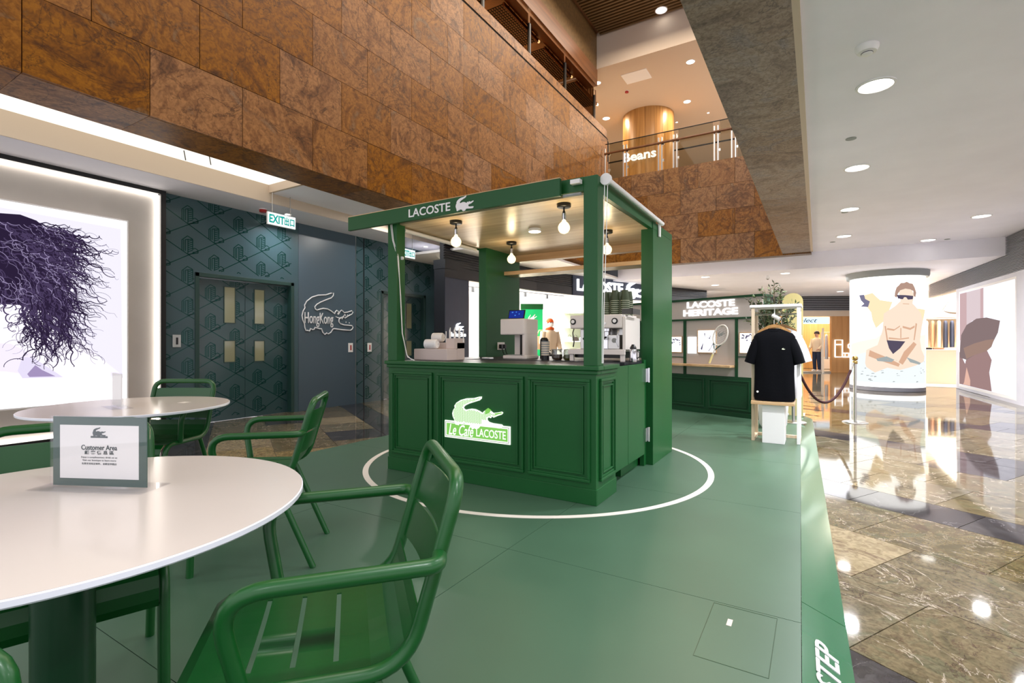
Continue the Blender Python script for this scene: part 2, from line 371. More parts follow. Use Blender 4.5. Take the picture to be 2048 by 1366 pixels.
for j0, wj, kind in rows:
    n = 0
    for ii in range(-16, 13):
        i0 = ii*.68+(-.38 if kind == 'band' else (.0 if kind != 'f1' else -.34)); c = org+E1*(i0+.34)+E2*(j0+wj/2)
        right = -.25 < c.x < 4.2 and 1.7 < c.y < 15; left = -8.1 < c.x < -4.3 and 2.2 < c.y < 9.5
        if not (right or left): continue
        m = 'marble_dark' if kind == 'band' else ('marble_cream' if (ii*5+int(j0*10)) % 13 == 0 else ('marble_dark' if (ii*3+int(j0*7)) % 11 == 0 else 'marble_brown'))
        if kind != 'band' and c.x < 1.6 and c.y < 4.6: m = 'marble_cream' if (c.x < .35 and (3.0 < c.y < 3.7 or 1.9 < c.y < 2.6)) else 'marble_brown'
        tile(i0, .68, j0, wj, m)
# ---- platform (green display floor, slightly raised, with bevelled edge ramp)
sk = -.0262            # right edge runs very slightly skewed
def pedge(y): return .005+sk*y
plat = thing('display_platform', 'green raised display floor with sloped edges and a white painted circle', 'platform')
b = B(); b.prism([(-4.60, -3), (pedge(-3), -3), (pedge(9.35), 9.35), (-4.60, 9.35)], lambda u, v, d: Vector((u, v, d)), -.066, -.004); b.build('platform_base', 'floor_green', plat)
ys = [-3, -2.2, -.66, .88, 2.425, 3.97, 5.515, 7.06, 8.6, 9.35]
for k in range(len(ys)-1):
    for (xa, xb) in ((-4.6, -3.05), (-3.05, -1.5), (-1.5, None)):
        y0, y1 = ys[k]+.0015, ys[k+1]-.0015
        x1a = xb-.0015 if xb else pedge(y0); x1b = xb-.0015 if xb else pedge(y1)
        B().prism([(xa+.0015, y0), (x1a, y0), (x1b, y1), (xa+.0015, y1)], lambda u, v, d: Vector((u, v, d)), -.004, 0).build('floor_panel', 'floor_green', plat)
for y0, y1 in ((-3, -.62), (-.615, 2.62), (2.625, 9.35)):
    b = B(); rw = .17
    b.add([(pedge(y0)+.002, y0, .001), (pedge(y1)+.002, y1, .001), (pedge(y1)+rw, y1, FZ+.004), (pedge(y0)+rw, y0, FZ+.004), (pedge(y0)+.002, y0, FZ), (pedge(y1)+.002, y1, FZ), (pedge(y1)+rw, y1, FZ), (pedge(y0)+rw, y0, FZ)],
          [(0, 3, 2, 1), (4, 5, 6, 7), (0, 1, 5, 4), (3, 7, 6, 2), (0, 4, 7, 3), (1, 2, 6, 5)])
    tag(b.build('edge_ramp', 'ramp_green', plat), 'glossy sloped green edge strip')
# STEP lettering on the ramp
nr = Vector((.075, 0, .17)).normalized(); ur = Vector((sk, 1, 0)).normalized(); vr = nr.cross(ur)
for wd_, yc_, ww_ in (('MIND', 1.5, .30), ('THE', 1.84, .24), ('STEP', 2.20, .31)): text('step_lettering', wd_, .16, 'letter_white', (pedge(yc_)+.085, yc_, -.029), ur, vr, plat, extrude=.002, shear=.25, bold=.002, width=ww_, height=.085)
ring = B(); n = 128
for a0 in range(1):
    pts = [(math.cos(2*PI*k/n), math.sin(2*PI*k/n)) for k in range(n)]; cx, cy, r0, r1 = -2.39, 4.38, 1.595, 1.645
    vs = [(cx+x*r0, cy+y*r0, .002) for x, y in pts]+[(cx+x*r1, cy+y*r1, .002) for x, y in pts]
    vs2 = [(x, y, 0.0002) for x, y, z in vs]
    fs = [(k, (k+1) % n, (k+1) % n+n, k+n) for k in range(n)]+[(n+k, n+(k+1) % n, 3*n+(k+1) % n, 3*n+k) for k in range(n)]+[(k, 2*n+k, 2*n+(k+1) % n, (k+1) % n) for k in range(n)]
    ring.add(vs+vs2, fs)
tag(ring.build('painted_circle', 'white_line', plat), 'white painted court circle')
hb = frame_rect(B(), lambda u, v, d: Vector((u, v, d)), -.40, -.145, 1.965, 2.41, .0025, 0, .0008); h = hb.build('access_hatch', 'pedestal_green', plat)
box('hatch_sticker', 'carton', -.325, -.305, 2.245, 2.30, .0002, .001, h)
# ---- left wall ---------------------------------------------------------
WX = -7.86
wl = sempty('wall_left', 'dark teal wall with tonal line print beside a grey poster niche')
def wbox(name, m, y0, y1, z0, z1, x0=WX-.25, x1=WX, bevel=0): return box(name, m, x0, x1, y0, y1, z0, z1, wl, bevel)
wbox('niche_back', 'plaster_grey', -2, 3.42, FZ, 3.3, WX-.2, WX+.0)
wbox('niche_frame', 'black_metal', 3.42, 3.485, FZ, 3.3, WX-.2, WX+.09)
wbox('niche_frame', 'black_metal', -2, 3.42, 3.215, 3.3, WX-.2, WX+.09)
wbox('niche_frame', 'black_metal', -2, 3.42, FZ, .02, WX-.2, WX+.09)
for a in ((3.398, 3.418, .04, 3.2), (-2, 3.398, 3.19, 3.212), (-2, 3.398, .02, .04)):
    tag(wbox('led_strip', 'halo_white', *a, WX+.005, WX+.05), 'glowing white strip light at the niche edge')
wbox('panel', 'teal_wall', 3.485, 3.91, FZ, 3.3); wbox('panel', 'teal_wall', 3.91, 5.55, 2.2, 3.3); wbox('panel', 'teal_wall', 5.55, 5.64, FZ, 3.3)
wbox('panel', 'slate_panel', 5.645, 6.93, FZ, 3.3); wbox('joint', 'steel', 6.93, 6.945, FZ, 3.3); wbox('panel', 'teal_wall', 6.945, 7.13, FZ, 3.3); wbox('joint', 'dark_gap', 7.13, 7.16, FZ, 3.3, WX-.25, WX-.01)
wbox('panel', 'teal_wall', 7.16, 7.62, FZ, 3.3); wbox('panel', 'teal_wall', 7.62, 9.02, 2.24, 3.3); wbox('panel', 'teal_wall', 9.02, 9.45, FZ, 3.3); box('panel', 'black_panel', -8.1, -7.08, 9.40, 9.48, FZ, 3.3, wl)
def clip(p, q, R):
    (x0, y0), (x1, y1) = p, q; t0, t1 = 0., 1.; dx, dy = x1-x0, y1-y0
    for a, bb in ((-dx, x0-R[0]), (dx, R[1]-x0), (-dy, y0-R[2]), (dy, R[3]-y0)):
        if abs(a) < 1e-9:
            if bb < 0: return None
        else:
            r = bb/a
            if a < 0: t0 = max(t0, r)
            else: t1 = min(t1, r)
    return ((x0+dx*t0, y0+dy*t0), (x0+dx*t1, y0+dy*t1)) if t0 < t1 else None
PY, PZ = .755, .445
segs = []
for i in range(-3, 10):
    for j in range(-1, 9):
        for o in (0, 1):
            y = 3.825+i*PY+o*PY/2; z = -.23+j*PZ+o*PZ/2
            segs.append(((y, z), (y+PY/2, z+PZ/2))); segs.append(((y, z), (y+PY/2, z-PZ/2)))
            if (i+j) % 1 == 0:
                c_ = 1.5; h = .165
                def mo(*q): segs.append(((y+q[0]*c_, z+q[1]*c_), (y+q[2]*c_, z+q[3]*c_)))
                for dx in (-.062, -.046, -.030): mo(dx, .035, dx, h-.012+dx*.25)
                mo(-.062, h-.028, -.012, h+.018); mo(-.012, h+.018, .036, h-.006); mo(-.030, h-.020, .036, h-.006)
                mo(-.008, .01, -.008, h-.010); mo(.036, .055, .036, h-.006)
                for k in range(6): mo(-.008, .030+k*.020, .036, .050+k*.020)
                mo(.036, .062, .058, .074); mo(.058, .074, .086, .056); mo(.086, .056, .086, .030); mo(-.008, .004, .086, .030); mo(.036, .030, .086, .043)
def pattern(R, x, parent, holes=()):
    b = B(); hw = .0058
    for p, q in segs:
        c = clip(p, q, R)
        if not c: continue
        (a, e), (g, hh) = c
        if any(h[0] < (a+g)/2 < h[1] and h[2] < (e+hh)/2 < h[3] for h in holes): continue
        d = Vector((g-a, hh-e)); L = d.length
        if L < .004: continue
        nx, ny = -d.y/L*hw, d.x/L*hw
        b.add([(x, a+nx, e+ny), (x, g+nx, hh+ny), (x, g-nx, hh-ny), (x, a-nx, e-ny), (x+.0015, a+nx, e+ny), (x+.0015, g+nx, hh+ny), (x+.0015, g-nx, hh-ny), (x+.0015, a-nx, e-ny)],
              [(4, 5, 6, 7), (0, 1, 5, 4), (2, 3, 7, 6), (1, 2, 6, 5), (3, 0, 4, 7)])
    return tag(b.build('printed_pattern', 'teal_print', parent), 'tonal geometric line print')
pattern((3.49, 3.90, 0, 3.26), WX, wl); pattern((3.90, 5.50, 2.25, 3.26), WX, wl); pattern((6.95, 7.12, 0, 3.26), WX, wl); pattern((7.165, 7.6, 0, 3.26), WX, wl); pattern((7.6, 9.2, 2.3, 3.26), WX, wl)
mat('pane_glass', (150, 150, 118), .08, spec=.7)
def dbl_door(name, y0, y1, ztop, lab):
    d = sempty(name, lab); fr = B()
    fr.box(WX-.2, WX+.012, y0, y0+.06, FZ, ztop); fr.box(WX-.2, WX+.012, y1-.06, y1, FZ, ztop); fr.box(WX-.2, WX+.012, y0, y1, ztop-.06, ztop); fr.build('door_frame', 'teal_frame', d, bevel=.004)
    ym = (y0+y1)/2-.0; xl = WX-.10
    for k, (a, c) in enumerate(((y0+.06, ym-.003), (ym+.003, y1-.06))):
        lf = box('door_leaf', 'teal_door', xl-.045, xl, a, c, FZ+.005, ztop-.065, d)
        wy = c-.33 if k == 0 else a+.16
        win = ((wy, wy+.165, 1.47, 2.03), (wy, wy+.165, .85, 1.18))
        for (p, q, r, s) in win:
            tag(box('vision_panel', 'pane_glass', xl-.02, xl+.002, p, q, r, s, lf), 'tall narrow glass vision panel')
            frame_rect(B(), lambda u, v, dd: Vector((xl+dd, u, v)), p-.012, q+.012, r-.012, s+.012, .012, 0, .006).build('panel_bead', 'teal_frame', lf)
        pattern((a, c, .0, ztop-.08), xl, lf, win)
    return d
dbl_door('door_1', 3.91, 5.55, 2.2, 'teal double service door with four glass slots near the poster')
dbl_door('door_2', 7.62, 9.02, 2.24, 'teal double service door half hidden behind the kiosk post')
# ---- ceilings ------------------------------------------------------------
struct(box('ceiling_left', 'ceiling_white', -8.1, -7.10, -3, 14, 3.27, 3.34), 'white ceiling strip along the teal wall')
cv = sempty('ceiling_cove', 'white recessed ceiling cove beside the stone fascia')
box('cove_face', 'beige_paint', -7.10, -7.085, -3, 9.2, 3.272, 3.54, cv); tag(box('cove_top_glow', 'cove_top_glow', -7.1, -5.6, -3, 4.60, 3.54, 3.58, cv), 'white cove ceiling with its lit look put in as glow')  # cove ceiling emits by itself, in place of strip light falling on it
box('cove_end', 'beige_paint', -7.1, -5.9, 4.58, 4.62, 3.42, 3.54, cv); box('cove_top', 'ceiling_white', -7.1, -5.6, 4.62, 14.5, 3.42, 3.46, cv)
tag(box('led_strip', 'cove_light', -5.95, -5.72, -3, 4.5, 3.335, 3.36, cv), 'warm white cove strip light')
struct(box('ceiling_right', 'ceiling_white', -.10, 9, -4, 14.2, 3.34, 3.40), 'white mall ceiling with recessed downlights')
struct(box('ceiling_far', 'ceiling_white', -12, 9, 14.26, 34, 2.95, 3.0), 'lower white ceiling of the far mall hall')
struct(box('trim_1', 'ceiling_white', -5.0, 9, 14.2, 14.26, 2.95, 3.40), 'white step between the two mall ceilings')
struct(box('trim_2', 'beige_paint', -.14, -.095, -3, 13.9, 3.30, 3.36), 'thin beige trim between stone soffit and white ceiling')
# ---- stone clad fascias -----------------------------------------------------
SX = -5.37
ws = sempty('wall_upper_left', 'brown stone clad atrium wall rising above the kiosk')
box('wall_backing', 'dark_gap', SX-.3, SX-.028, -3, 14.5, 3.33, 7.2, ws)
for r in range(6):
    z0 = 3.3+r*.65; off = 0 if r % 2 == 0 else .445
    for k in range(-2, 15):
        y0 = 1.38+k*.892+off-.0; y1 = y0+.892
        if y1 < -.6 or y0 > 14.3: continue
        cbox('stone_slab', 'stone_fascia', SX-.03, SX+random.uniform(-.001, .001), y0+.0035, min(y1, 14.4)-.0035, z0+.003, z0+.65-.003, ws)
for k in range(-2, 15):
    y0 = 1.38+k*.892
    if y0 < 14: cbox('soffit_slab', 'stone_fascia', SX-.61, SX-.031, y0+.002, y0+.89, 3.30, 3.33, ws)
box('shadow_gap', 'dark_gap', SX-.05, SX-.012, -3, 14.4, 7.2, 7.245, ws)
for k in range(-2, 17):
    y0 = .9+k*.892
    if -1 < y0 < 14.2: cbox('coping_slab', 'stone_fascia', SX-.2, SX, y0+.002, y0+.89, 7.245, 7.46, ws)
wf = sempty('wall_upper_far', 'brown swirled stone fascia at the far end of the atrium')
FYY = 13.9; box('wall_backing', 'dark_gap', -5.4, -.14, FYY+.03, FYY+.28, 3.3, 5.8, wf)
for r in range(4):
    off = 0 if r % 2 else .45
    for k in range(-1, 7):
        x0 = -5.40+k*.9+off; x1 = min(x0+.9, -.14); x0 = max(x0, -5.40)
        if x1-x0 < .05: continue
        cbox('stone_slab', 'stone_far', x0+.0035, x1-.0035, FYY+random.uniform(-.001, .001), FYY+.03, 3.27+r*.65+.003, 3.27+(r+1)*.65-.003, wf)
for k in range(6): cbox('soffit_slab', 'stone_soffit', -5.4+k*.88, -5.4+k*.88+.876, FYY+.03, FYY+.3, 3.27, 3.30, wf)
so = sempty('ceiling_stone_soffit', 'grey brown stone soffit strip along the white ceiling')
box('soffit_backing', 'dark_gap', -.72, -.15, -3, FYY, 3.33, 3.6, so)
for k in range(-3, 14):
    y0 = 1.30+k*.9; y1 = min(y0+.9, FYY-.002)
    if y0 > FYY-.1: continue
    cbox('soffit_slab', 'stone_soffit', -.73, -.14, y0+.002, y1-.002, 3.30, 3.33, so)
box('upper_face', 'stone_fascia', -.73, -.70, -3, FYY, 3.33, 7.2, so)
# ---- upper floors --------------------------------------------------------------
ub = sempty('ceiling_upper_slats', 'dark wooden slat ceiling high above the atrium')
box('ceiling_backing', 'brown_wood', -6.0, 1.0, -2, 14.0, 10.02, 10.06, ub)
sm = None
for k in range(52):
    y = 7.4+k*.12
    if sm is None:
        o = cbox('slat', 'slat_wood', -5.3, 1.0, -.025, .025, 9.90, 9.98, ub); sm = o; o.location.y = y
    else:
        o = sm.copy(); COL.objects.link(o); o.location.y = y
gb = sempty('wall_upper_beam', 'warm lit wooden edge beam of the top gallery')
box('beam_board', 'brown_wood', -5.75, -5.40, -2, 13.6, 8.50, 8.96, gb); box('beam_panel', 'slat_wood', -5.65, -5.42, -2, 13.6, 8.96, 10.02, gb)
gl = sempty('ceiling_gallery', 'beige gallery ceiling behind the dark glass railing')
box('gallery_soffit', 'beige_paint', -11, -5.75, -2, 13.6, 8.92, 8.98, gl); box('gallery_back', 'brown_wood', -11, -10.9, -2, 24, 5.8, 9, gl); box('gallery_floor', 'tile_cream', -11, -5.6, -2, 13.6, 7.1, 7.2, gl); box('gallery_end', 'brown_wood', -11, -5.6, -2.1, -2, 7.2, 9, gl)
fc = sempty('ceiling_upper_far', 'beige upper hall ceiling with glowing downlights')
box('hall_ceiling', 'beige_paint', -14, 3, 13.9, 26, 9.0, 9.06, fc); box('hall_beam', 'beige_paint', -5.75, 3, 13.62, 13.9, 9.0, 10.02, fc); box('hall_back', 'beige_paint', -14, 3, 25.9, 26, 5.8, 9, fc)
box('hall_floor', 'tile_cream', -14, 0, 14.2, 26, 5.7, 5.8, fc); box('ceiling_groove', 'dark_gap', -14, 3, 21.0, 21.12, 8.985, 9.001, fc)
box('ceiling_hatch', 'white_paint', -4.95, -4.2, 14.3, 14.9, 8.99, 9.002, fc)
for _x, _y in ((-3.04, 14.62), (-3.64, 16.99), (-6.34, 16.8), (-7.5, 15.4), (-2.2, 19.2), (-7.2, 19.4)): area('upper_hall_light', (_x, _y, 8.97), .16, 42, (1, .80, .58))
for _y in (7.5, 11.5): area('gallery_light', (-7.2, _y, 8.7), .2, 130, (1, .78, .55))
# shop rooms ---------------------------------------------------------------------
sh = sempty('wall_shop_left', 'bright white interior walls of the clothing shop behind the kiosk')
box('shop_wall', 'white_paint', -13, -12.9, 8, 20, FZ, 3, sh); box('shop_wall', 'white_paint', -13, -4.2, 19.4, 19.5, FZ, 3, sh); box('shop_ceiling', 'white_paint', -13, -5.0, 8, 19.4, 3.0, 3.05, sh); box('shop_wall', 'white_paint', -13, -7.10, 9.48, 9.56, FZ, 3, sh); box('shop_floor', 'tile_cream', -13, -6.4, 9, 19.4, FZ-.01, FZ+.006, sh)
s2 = sempty('wall_shop_far', 'warm orange shop interior at the far end of the mall')
box('shop_back', 'panel_orange', -4, 3, 27.4, 27.5, FZ, 3, s2); box('shop_side', 'oak', -3.9, -3.8, 23, 27.4, FZ, 3, s2)
s3 = sempty('wall_shop_right', 'cream boutique interior beside the round column')
box('shop_back', 'tile_cream', 2.2, 7.5, 22.6, 22.7, FZ, 3, s3); box('shop_side', 'tile_cream', 7.4, 7.5, 13, 22.6, FZ, 3, s3); box('shop_side', 'white_paint', 1.9, 2.2, 20, 22.7, FZ, 3, s3); box('shop_floor', 'tile_cream', 2.2, 7.4, 17.7, 22.6, FZ-.01, FZ+.006, s3)
# ================================================================ SHOP FRONTS, SIGNS, SCREENS
U_Y = (0, 1, 0); V_Z = (0, 0, 1)
# --- black shop front behind the kiosk
fr = sempty('wall_shop_front', 'black and navy shop front with ribbed bulkhead and lit sign')
box('portal_wall', 'black_panel', -6.57, -6.305, 7.8, 8.61, FZ, 2.62, fr); box('portal_face', 'navy_panel', -6.305, -6.30, 7.81, 8.61, FZ, 2.60, fr); box('portal_head', 'black_panel', -6.58, -6.28, 7.79, 8.63, 2.62, 2.80, fr)
FP = [Vector(p) for p in ((-6.3, 7.8, 0), (-6.22, 9.6, 0), (-6.08, 11.2, 0), (-5.77, 12.7, 0), (-4.69, 15.6, 0), (-3.3, 18.6, 0))]
def wallseg(name, m, a, c, z0, z1, t, parent, off=0):
    d = (c-a).normalized(); n = Vector((d.y, -d.x, 0)); fn = lambda u, v, k: a+d*u+n*(v+off)+Vector((0, 0, k))
    L = (c-a).length
    return B().prism([(0, -t), (L, -t), (L, 0), (0, 0)], fn, z0, z1).build(name, m, parent)
for k in range(5):
    a, c = FP[k], FP[k+1]
    sign = k == 3
    wallseg('bulkhead_band', 'navy_panel' if sign else 'black_panel', a, c, 2.45, 3.0 if sign else 2.66, .12, fr, .0 if not sign else .02)
    wallseg('bulkhead_back', 'black_panel', a, c, 2.66, 3.45, .1, fr, -.03)
    if not sign:
        for q in range(12): wallseg('rib', 'black_metal', a, c, 2.69+q*.05, 2.71+q*.05, .03, fr, .0)
d = (FP[4]-FP[3]).normalized(); n = Vector((d.y, -d.x, 0)); o0 = FP[3]+n*.022+Vector((0, 0, 2.74))
text('shop_lettering', 'LACOSTE', .4, 'sign_white', o0+d*1.12, d, V_Z, fr, extrude=.03, bold=.012, width=1.95, height=.33)
croc('shop_crocodile', 'sign_white', o0+d*2.62, d, V_Z, .78, fr, 0, .04)
croc('portal_crocodile', 'sign_white', (-6.297, 8.27, 1.47), U_Y, V_Z, .26, fr, 0, .02)
text('portal_lettering', 'InglesElleo', .12, 'sign_white', (-6.297, 8.25, 1.30), U_Y, V_Z, fr, extrude=.01, width=.48, height=.12)
struct(B().tube([(-8.6, 10.6, 2.72), (-7.4, 15.6, 2.72)], .02, 6).build('trim_3', 'black_metal'), 'black lighting track inside the bright clothing shop')
# shop contents seen through the kiosk
bn = thing('hanging_banner', 'bright green hanging banner with white emblem inside the clothing shop', 'banner', (-6.70, 12.07, 0))
B().box(-.30, .30, -.01, .01, .72, 2.18).build('cloth', 'banner_green', bn, rz=.62); B().box(-.31, .31, -.014, .014, 2.05, 2.2).build('header', 'kiosk_green', bn, rz=.62)
ct, sn = math.cos(.62), math.sin(.62); croc('crocodile_emblem', 'letter_white', (.012*sn, -.012*ct-.004, 1.82), (ct*.75, sn*.75, .66), (-ct*.66, -sn*.66, .75), .26, bn)
for k, z in enumerate((1.55, 1.49)): text('banner_lettering', 'LACOSTE', .06, 'letter_white', (.012*sn, -.012*ct-.004, z), (ct, sn, 0), V_Z, bn, width=.24-.02*k, height=.045)
dsh = thing('display_shelf', 'olive backed wall shelf with bags inside the clothing shop', 'shelf', (-6.6, 15.2, 0), .55)
B().box(-.55, .55, 0, .05, .3, 2.1).build('back_panel', 'shelf_olive', dsh)
for z in (.7, 1.15, 1.6, 2.08): B().box(-.6, .6, -.35, .05, z, z+.03).build('shelf_board', 'white_paint', dsh)
for k in range(5):
    g = thing('handbag', ('first', 'second', 'third', 'fourth', 'fifth')[k]+' small handbag from the left on the olive backed shop shelf', 'bag', (-6.9+.2*k*.85, 14.95+.2*k*.52, 1.18 if k < 3 else .73), .55, 'bags on the shop shelf')
    B().loft([[(-.07, -.03, 0), (.07, -.03, 0), (.07, .03, 0), (-.07, .03, 0)], [(-.09, -.045, .06), (.09, -.045, .06), (.09, .045, .06), (-.09, .045, .06)], [(-.06, -.02, .13), (.06, -.02, .13), (.06, .02, .13), (-.06, .02, .13)]]).build('body', ('white_cloth', 'leather_dark', 'cloth_grey')[k % 3], g)
    B().tube([(.05*math.cos(PI*q/8), 0, .12+.08*math.sin(PI*q/8)) for q in range(9)], .006, 6).build('strap', 'leather_dark', g)
tb = thing('display_table', 'low white display table with folded goods in the clothing shop', 'table', (-6.35, 12.95, FZ), .4)
B().box(-.6, .6, -.35, .35, .72, .78).build('table_top', 'white_paint', tb)
for sx in (-1, 1): B().box(sx*.55-.03, sx*.55+.03, -.3, .3, 0, .72).build('leg', 'white_paint', tb)
for k in range(6):
    g = tag(B().box(-.07, .07, -.1, .1, 0, .05+.015*(k % 3)).build('folded_shirt', ('cloth_grey', 'cloth_navy', 'cloth_olive')[k % 3], None, bevel=.012, loc=(-6.35+(-.45+.18*k)*.92, 12.95+(-.45+.18*k)*.39, FZ+.78), rz=.4), ('first', 'second', 'third', 'fourth', 'fifth', 'sixth')[k]+' folded shirt from the left on the low white shop table', 'shirt', 'folded shirts on the shop table')
for k, (x, y) in enumerate(((-8.35, 11.6), (-8.1, 12.7), (-7.85, 13.7), (-7.6, 14.7))):
    g = thing('track_spotlight', ('first', 'second', 'third', 'fourth')[k]+' small black track spotlight from the left in the clothing shop', 'lamp', (x, y, 2.70), 0, 'track spotlights in the clothing shop')
    B().lathe([(.05, -.14), (.05, 0)], 12).build('housing', 'black_metal', g, smooth=40); B().lathe([(.042, -.146), (.042, -.141)], 12).build('lens', 'lamp_white', g)
# --- far warm shop
emis('sign_pale', (206, 232, 255), 1.3)
ff = sempty('wall_far_front', 'far shop front with dark louvres, beige header and plywood panel')
a = Vector((-2.2, 22.15, 0)); c = Vector((1.6, 24.15, 0)); d = (c-a).normalized(); n = Vector((d.y, -d.x, 0))
def fs(name, m, u0, u1, z0, z1, t=.1, off=0): return wallseg(name, m, a+d*u0, a+d*u1, z0, z1, t, ff, off)
fs('louvre_back', 'black_panel', 0, 4.3, 2.36, 2.95, .1, -.03)
for q in range(8): fs('louvre', 'grille_grey', 0, 4.3, 2.39+q*.07, 2.42+q*.07, .04, 0)
fs('header', 'beige_paint', 0, 4.3, 2.16, 2.38, .2, .02); fs('plywood_panel', 'panel_orange', 3.02, 4.3, FZ, 2.16, .12, 0); fs('sill', 'steel', 0, 3.0, FZ, FZ+.05, .2, 0)
fs('lit_sign', 'sign_pale', 1.2, 2.95, 1.86, 2.13, .06, .0)
text('sign_script', 'Select', .2, 'ink_dark', a+d*2.05+n*.006+Vector((0, 0, 2.0)), d, V_Z, ff, extrude=.004, shear=.35, width=.85, height=.16)
oo = a+n*.01+Vector((0, 0, 0))
def seg2(b, pts, r=.022):
    b.tube([oo+d*u+Vector((0, 0, z))+n*.02 for u, z in pts], r, 6)
b = B()
seg2(b, [(3.14, .55), (3.14, 1.22), (3.42, 1.22), (3.42, .55), (3.14, .55)]); seg2(b, [(3.14, 1.04), (3.42, 1.04)]); seg2(b, [(3.42, .55), (3.98, .55)]); seg2(b, [(3.42, .70), (3.52, .70), (3.52, .55)]); seg2(b, [(3.66, .55), (3.66, .70), (3.56, .70)])
seg2(b, [(3.74, .55), (3.74, .86), (3.64, .93), (3.64, 1.03), (3.74, 1.1), (3.74, 1.22), (3.98, 1.22)]); tag(b.build('outline_lettering', 'sign_white', ff), 'white outlined neon letters')
rk = thing('clothes_rail', 'steel clothes rail with pale coats in the far warm shop', 'clothes rail', (.62, 24.2, FZ), .48)
for sx in (-.55, .55): B().tube([(sx, 0, 0), (sx, 0, 1.6)], .015, 8).build('upright', 'steel', rk)
B().tube([(-.55, 0, 1.6), (.55, 0, 1.6)], .012, 8).build('bar', 'steel', rk)
def garment(name, m, loc, rz, L, label, group, wd=.2, th=.05):
    g = thing(name, label, 'garment', loc, rz, group)
    rings = []
    for z, w_, t_ in ((0, wd*1.05, th), (-.05, wd*1.1, th*1.1), (-.3, wd*1.0, th*1.2), (-L*.7, wd*1.05, th*1.3), (-L, wd*1.12, th*1.2)):
        rings.append([(w_*math.cos(2*PI*k/12)*1.0, t_*math.sin(2*PI*k/12), z) for k in range(12)])
    rings.insert(0, [(wd*.35*math.cos(2*PI*k/12), th*.7*math.sin(2*PI*k/12), .05) for k in range(12)])
    B().loft(rings).build('cloth', m, g, smooth=60); B().tube([(0, 0, .05), (0, 0, .09), (.02, 0, .11), (.02, 0, .13)], .005, 6).build('hook', 'steel', g); return g
for k, m in enumerate(('cloth_grey', 'white_cloth', 'cloth_grey', 'cloth_navy')):
    garment('hanging_coat', m, (.62+(-.35+.22*k)*.887, 24.2+(-.35+.22*k)*.46, FZ+1.47), .48+1.1, .95, ('leftmost pale grey coat', 'white coat', 'right pale grey coat', 'navy coat')[k]+' hanging on the rail in the far warm shop', 'coats in the far warm shop')
tk = thing('slim_post', 'thin pale steel post in front of the far warm shop', 'post', (.18, 22.9, FZ)); B().box(-.035, .035, -.035, .035, 0, 1.75).build('shaft', 'beige_paint', tk); B().lathe([(.05, 0), (.05, .02)], 14).build('foot', 'steel', tk)
for k in range(5):
    g = tag(B().box(-.22, .22, -.15, .15, 0, .42+.1*(k % 3)).build('stock_box', ('oak', 'carton', 'card_brown')[k % 3], None, loc=(-2.2+.62*k, 26.6+.1*(k % 2), FZ), bevel=.01), ('far left oak', 'left cream', 'middle brown', 'right oak', 'far right cream')[k]+' merchandise box at the back of the far warm shop', 'box', 'boxes at the back of the far shop')
# --- right boutique
pl = thing('display_plinth', 'beige display plinth with folded goods in the cream boutique', 'plinth', (3.05, 19.3, FZ)); B().box(-.42, .42, -.3, .3, 0, .98).build('body', 'tile_cream', pl, bevel=.01); B().box(-.44, .44, -.32, .32, .98, 1.0).build('top', 'white_paint', pl)
for k in range(3): tag(B().box(-.12, .12, -.1, .1, 0, .05).build('folded_jumper', ('cloth_black', 'cloth_brown', 'white_cloth')[k], None, loc=(2.78+.27*k, 19.25, FZ+1.0), bevel=.015), ('black', 'brown', 'white')[k]+' folded jumper on the beige boutique plinth', 'jumper', 'folded jumpers on the plinth')
sf = thing('wall_shelf', 'long white wall shelf holding a handbag in the cream boutique', 'shelf', (4.0, 22.4, 1.98)); B().box(-1.2, 1.2, -.3, .2, 0, .05).build('board', 'white_paint', sf); B().box(-1.2, 1.2, -.28, -.26, -.06, -.02).build('rail', 'steel', sf)
hb = thing('shoulder_bag', 'dark brown crescent shoulder bag on the boutique wall shelf', 'bag', (3.95, 22.2, 2.06)); 
B().loft([[(x, .05*math.cos(q*PI/4)*(1-abs(x)/.42)-.0, .19-.17*math.cos(x/.36*PI/2)**.8+ (.10*math.cos(x/.36*PI/2))*(.5+.5*math.sin(q*PI/4))) for q in range(8)] for x in [-.34+.068*i for i in range(11)]]).build('body', 'leather_dark', hb, smooth=60)
B().tube([(-.32, 0, .17), (-.16, 0, .45), (-.02, 0, .60), (.03, 0, .60), (.18, 0, .42), (.32, 0, .17)], .012, 6).build('strap', 'leather_dark', hb)
for k, m in enumerate(('cloth_brown', 'white_cloth', 'cloth_brown', 'cloth_cream', 'cloth_navy', 'cloth_navy', 'cloth_brown', 'cloth_cream')):
    garment('hanging_garment', m, (3.02+.17*k, 22.15, 1.82), 1.35, .85 if k != 4 else 1.0, ('leftmost brown', 'white', 'second brown', 'cream', 'long navy', 'short navy', 'third brown', 'rightmost cream')[k]+' garment on the boutique rail below the handbag shelf', 'garments on the boutique rail', .22, .05)
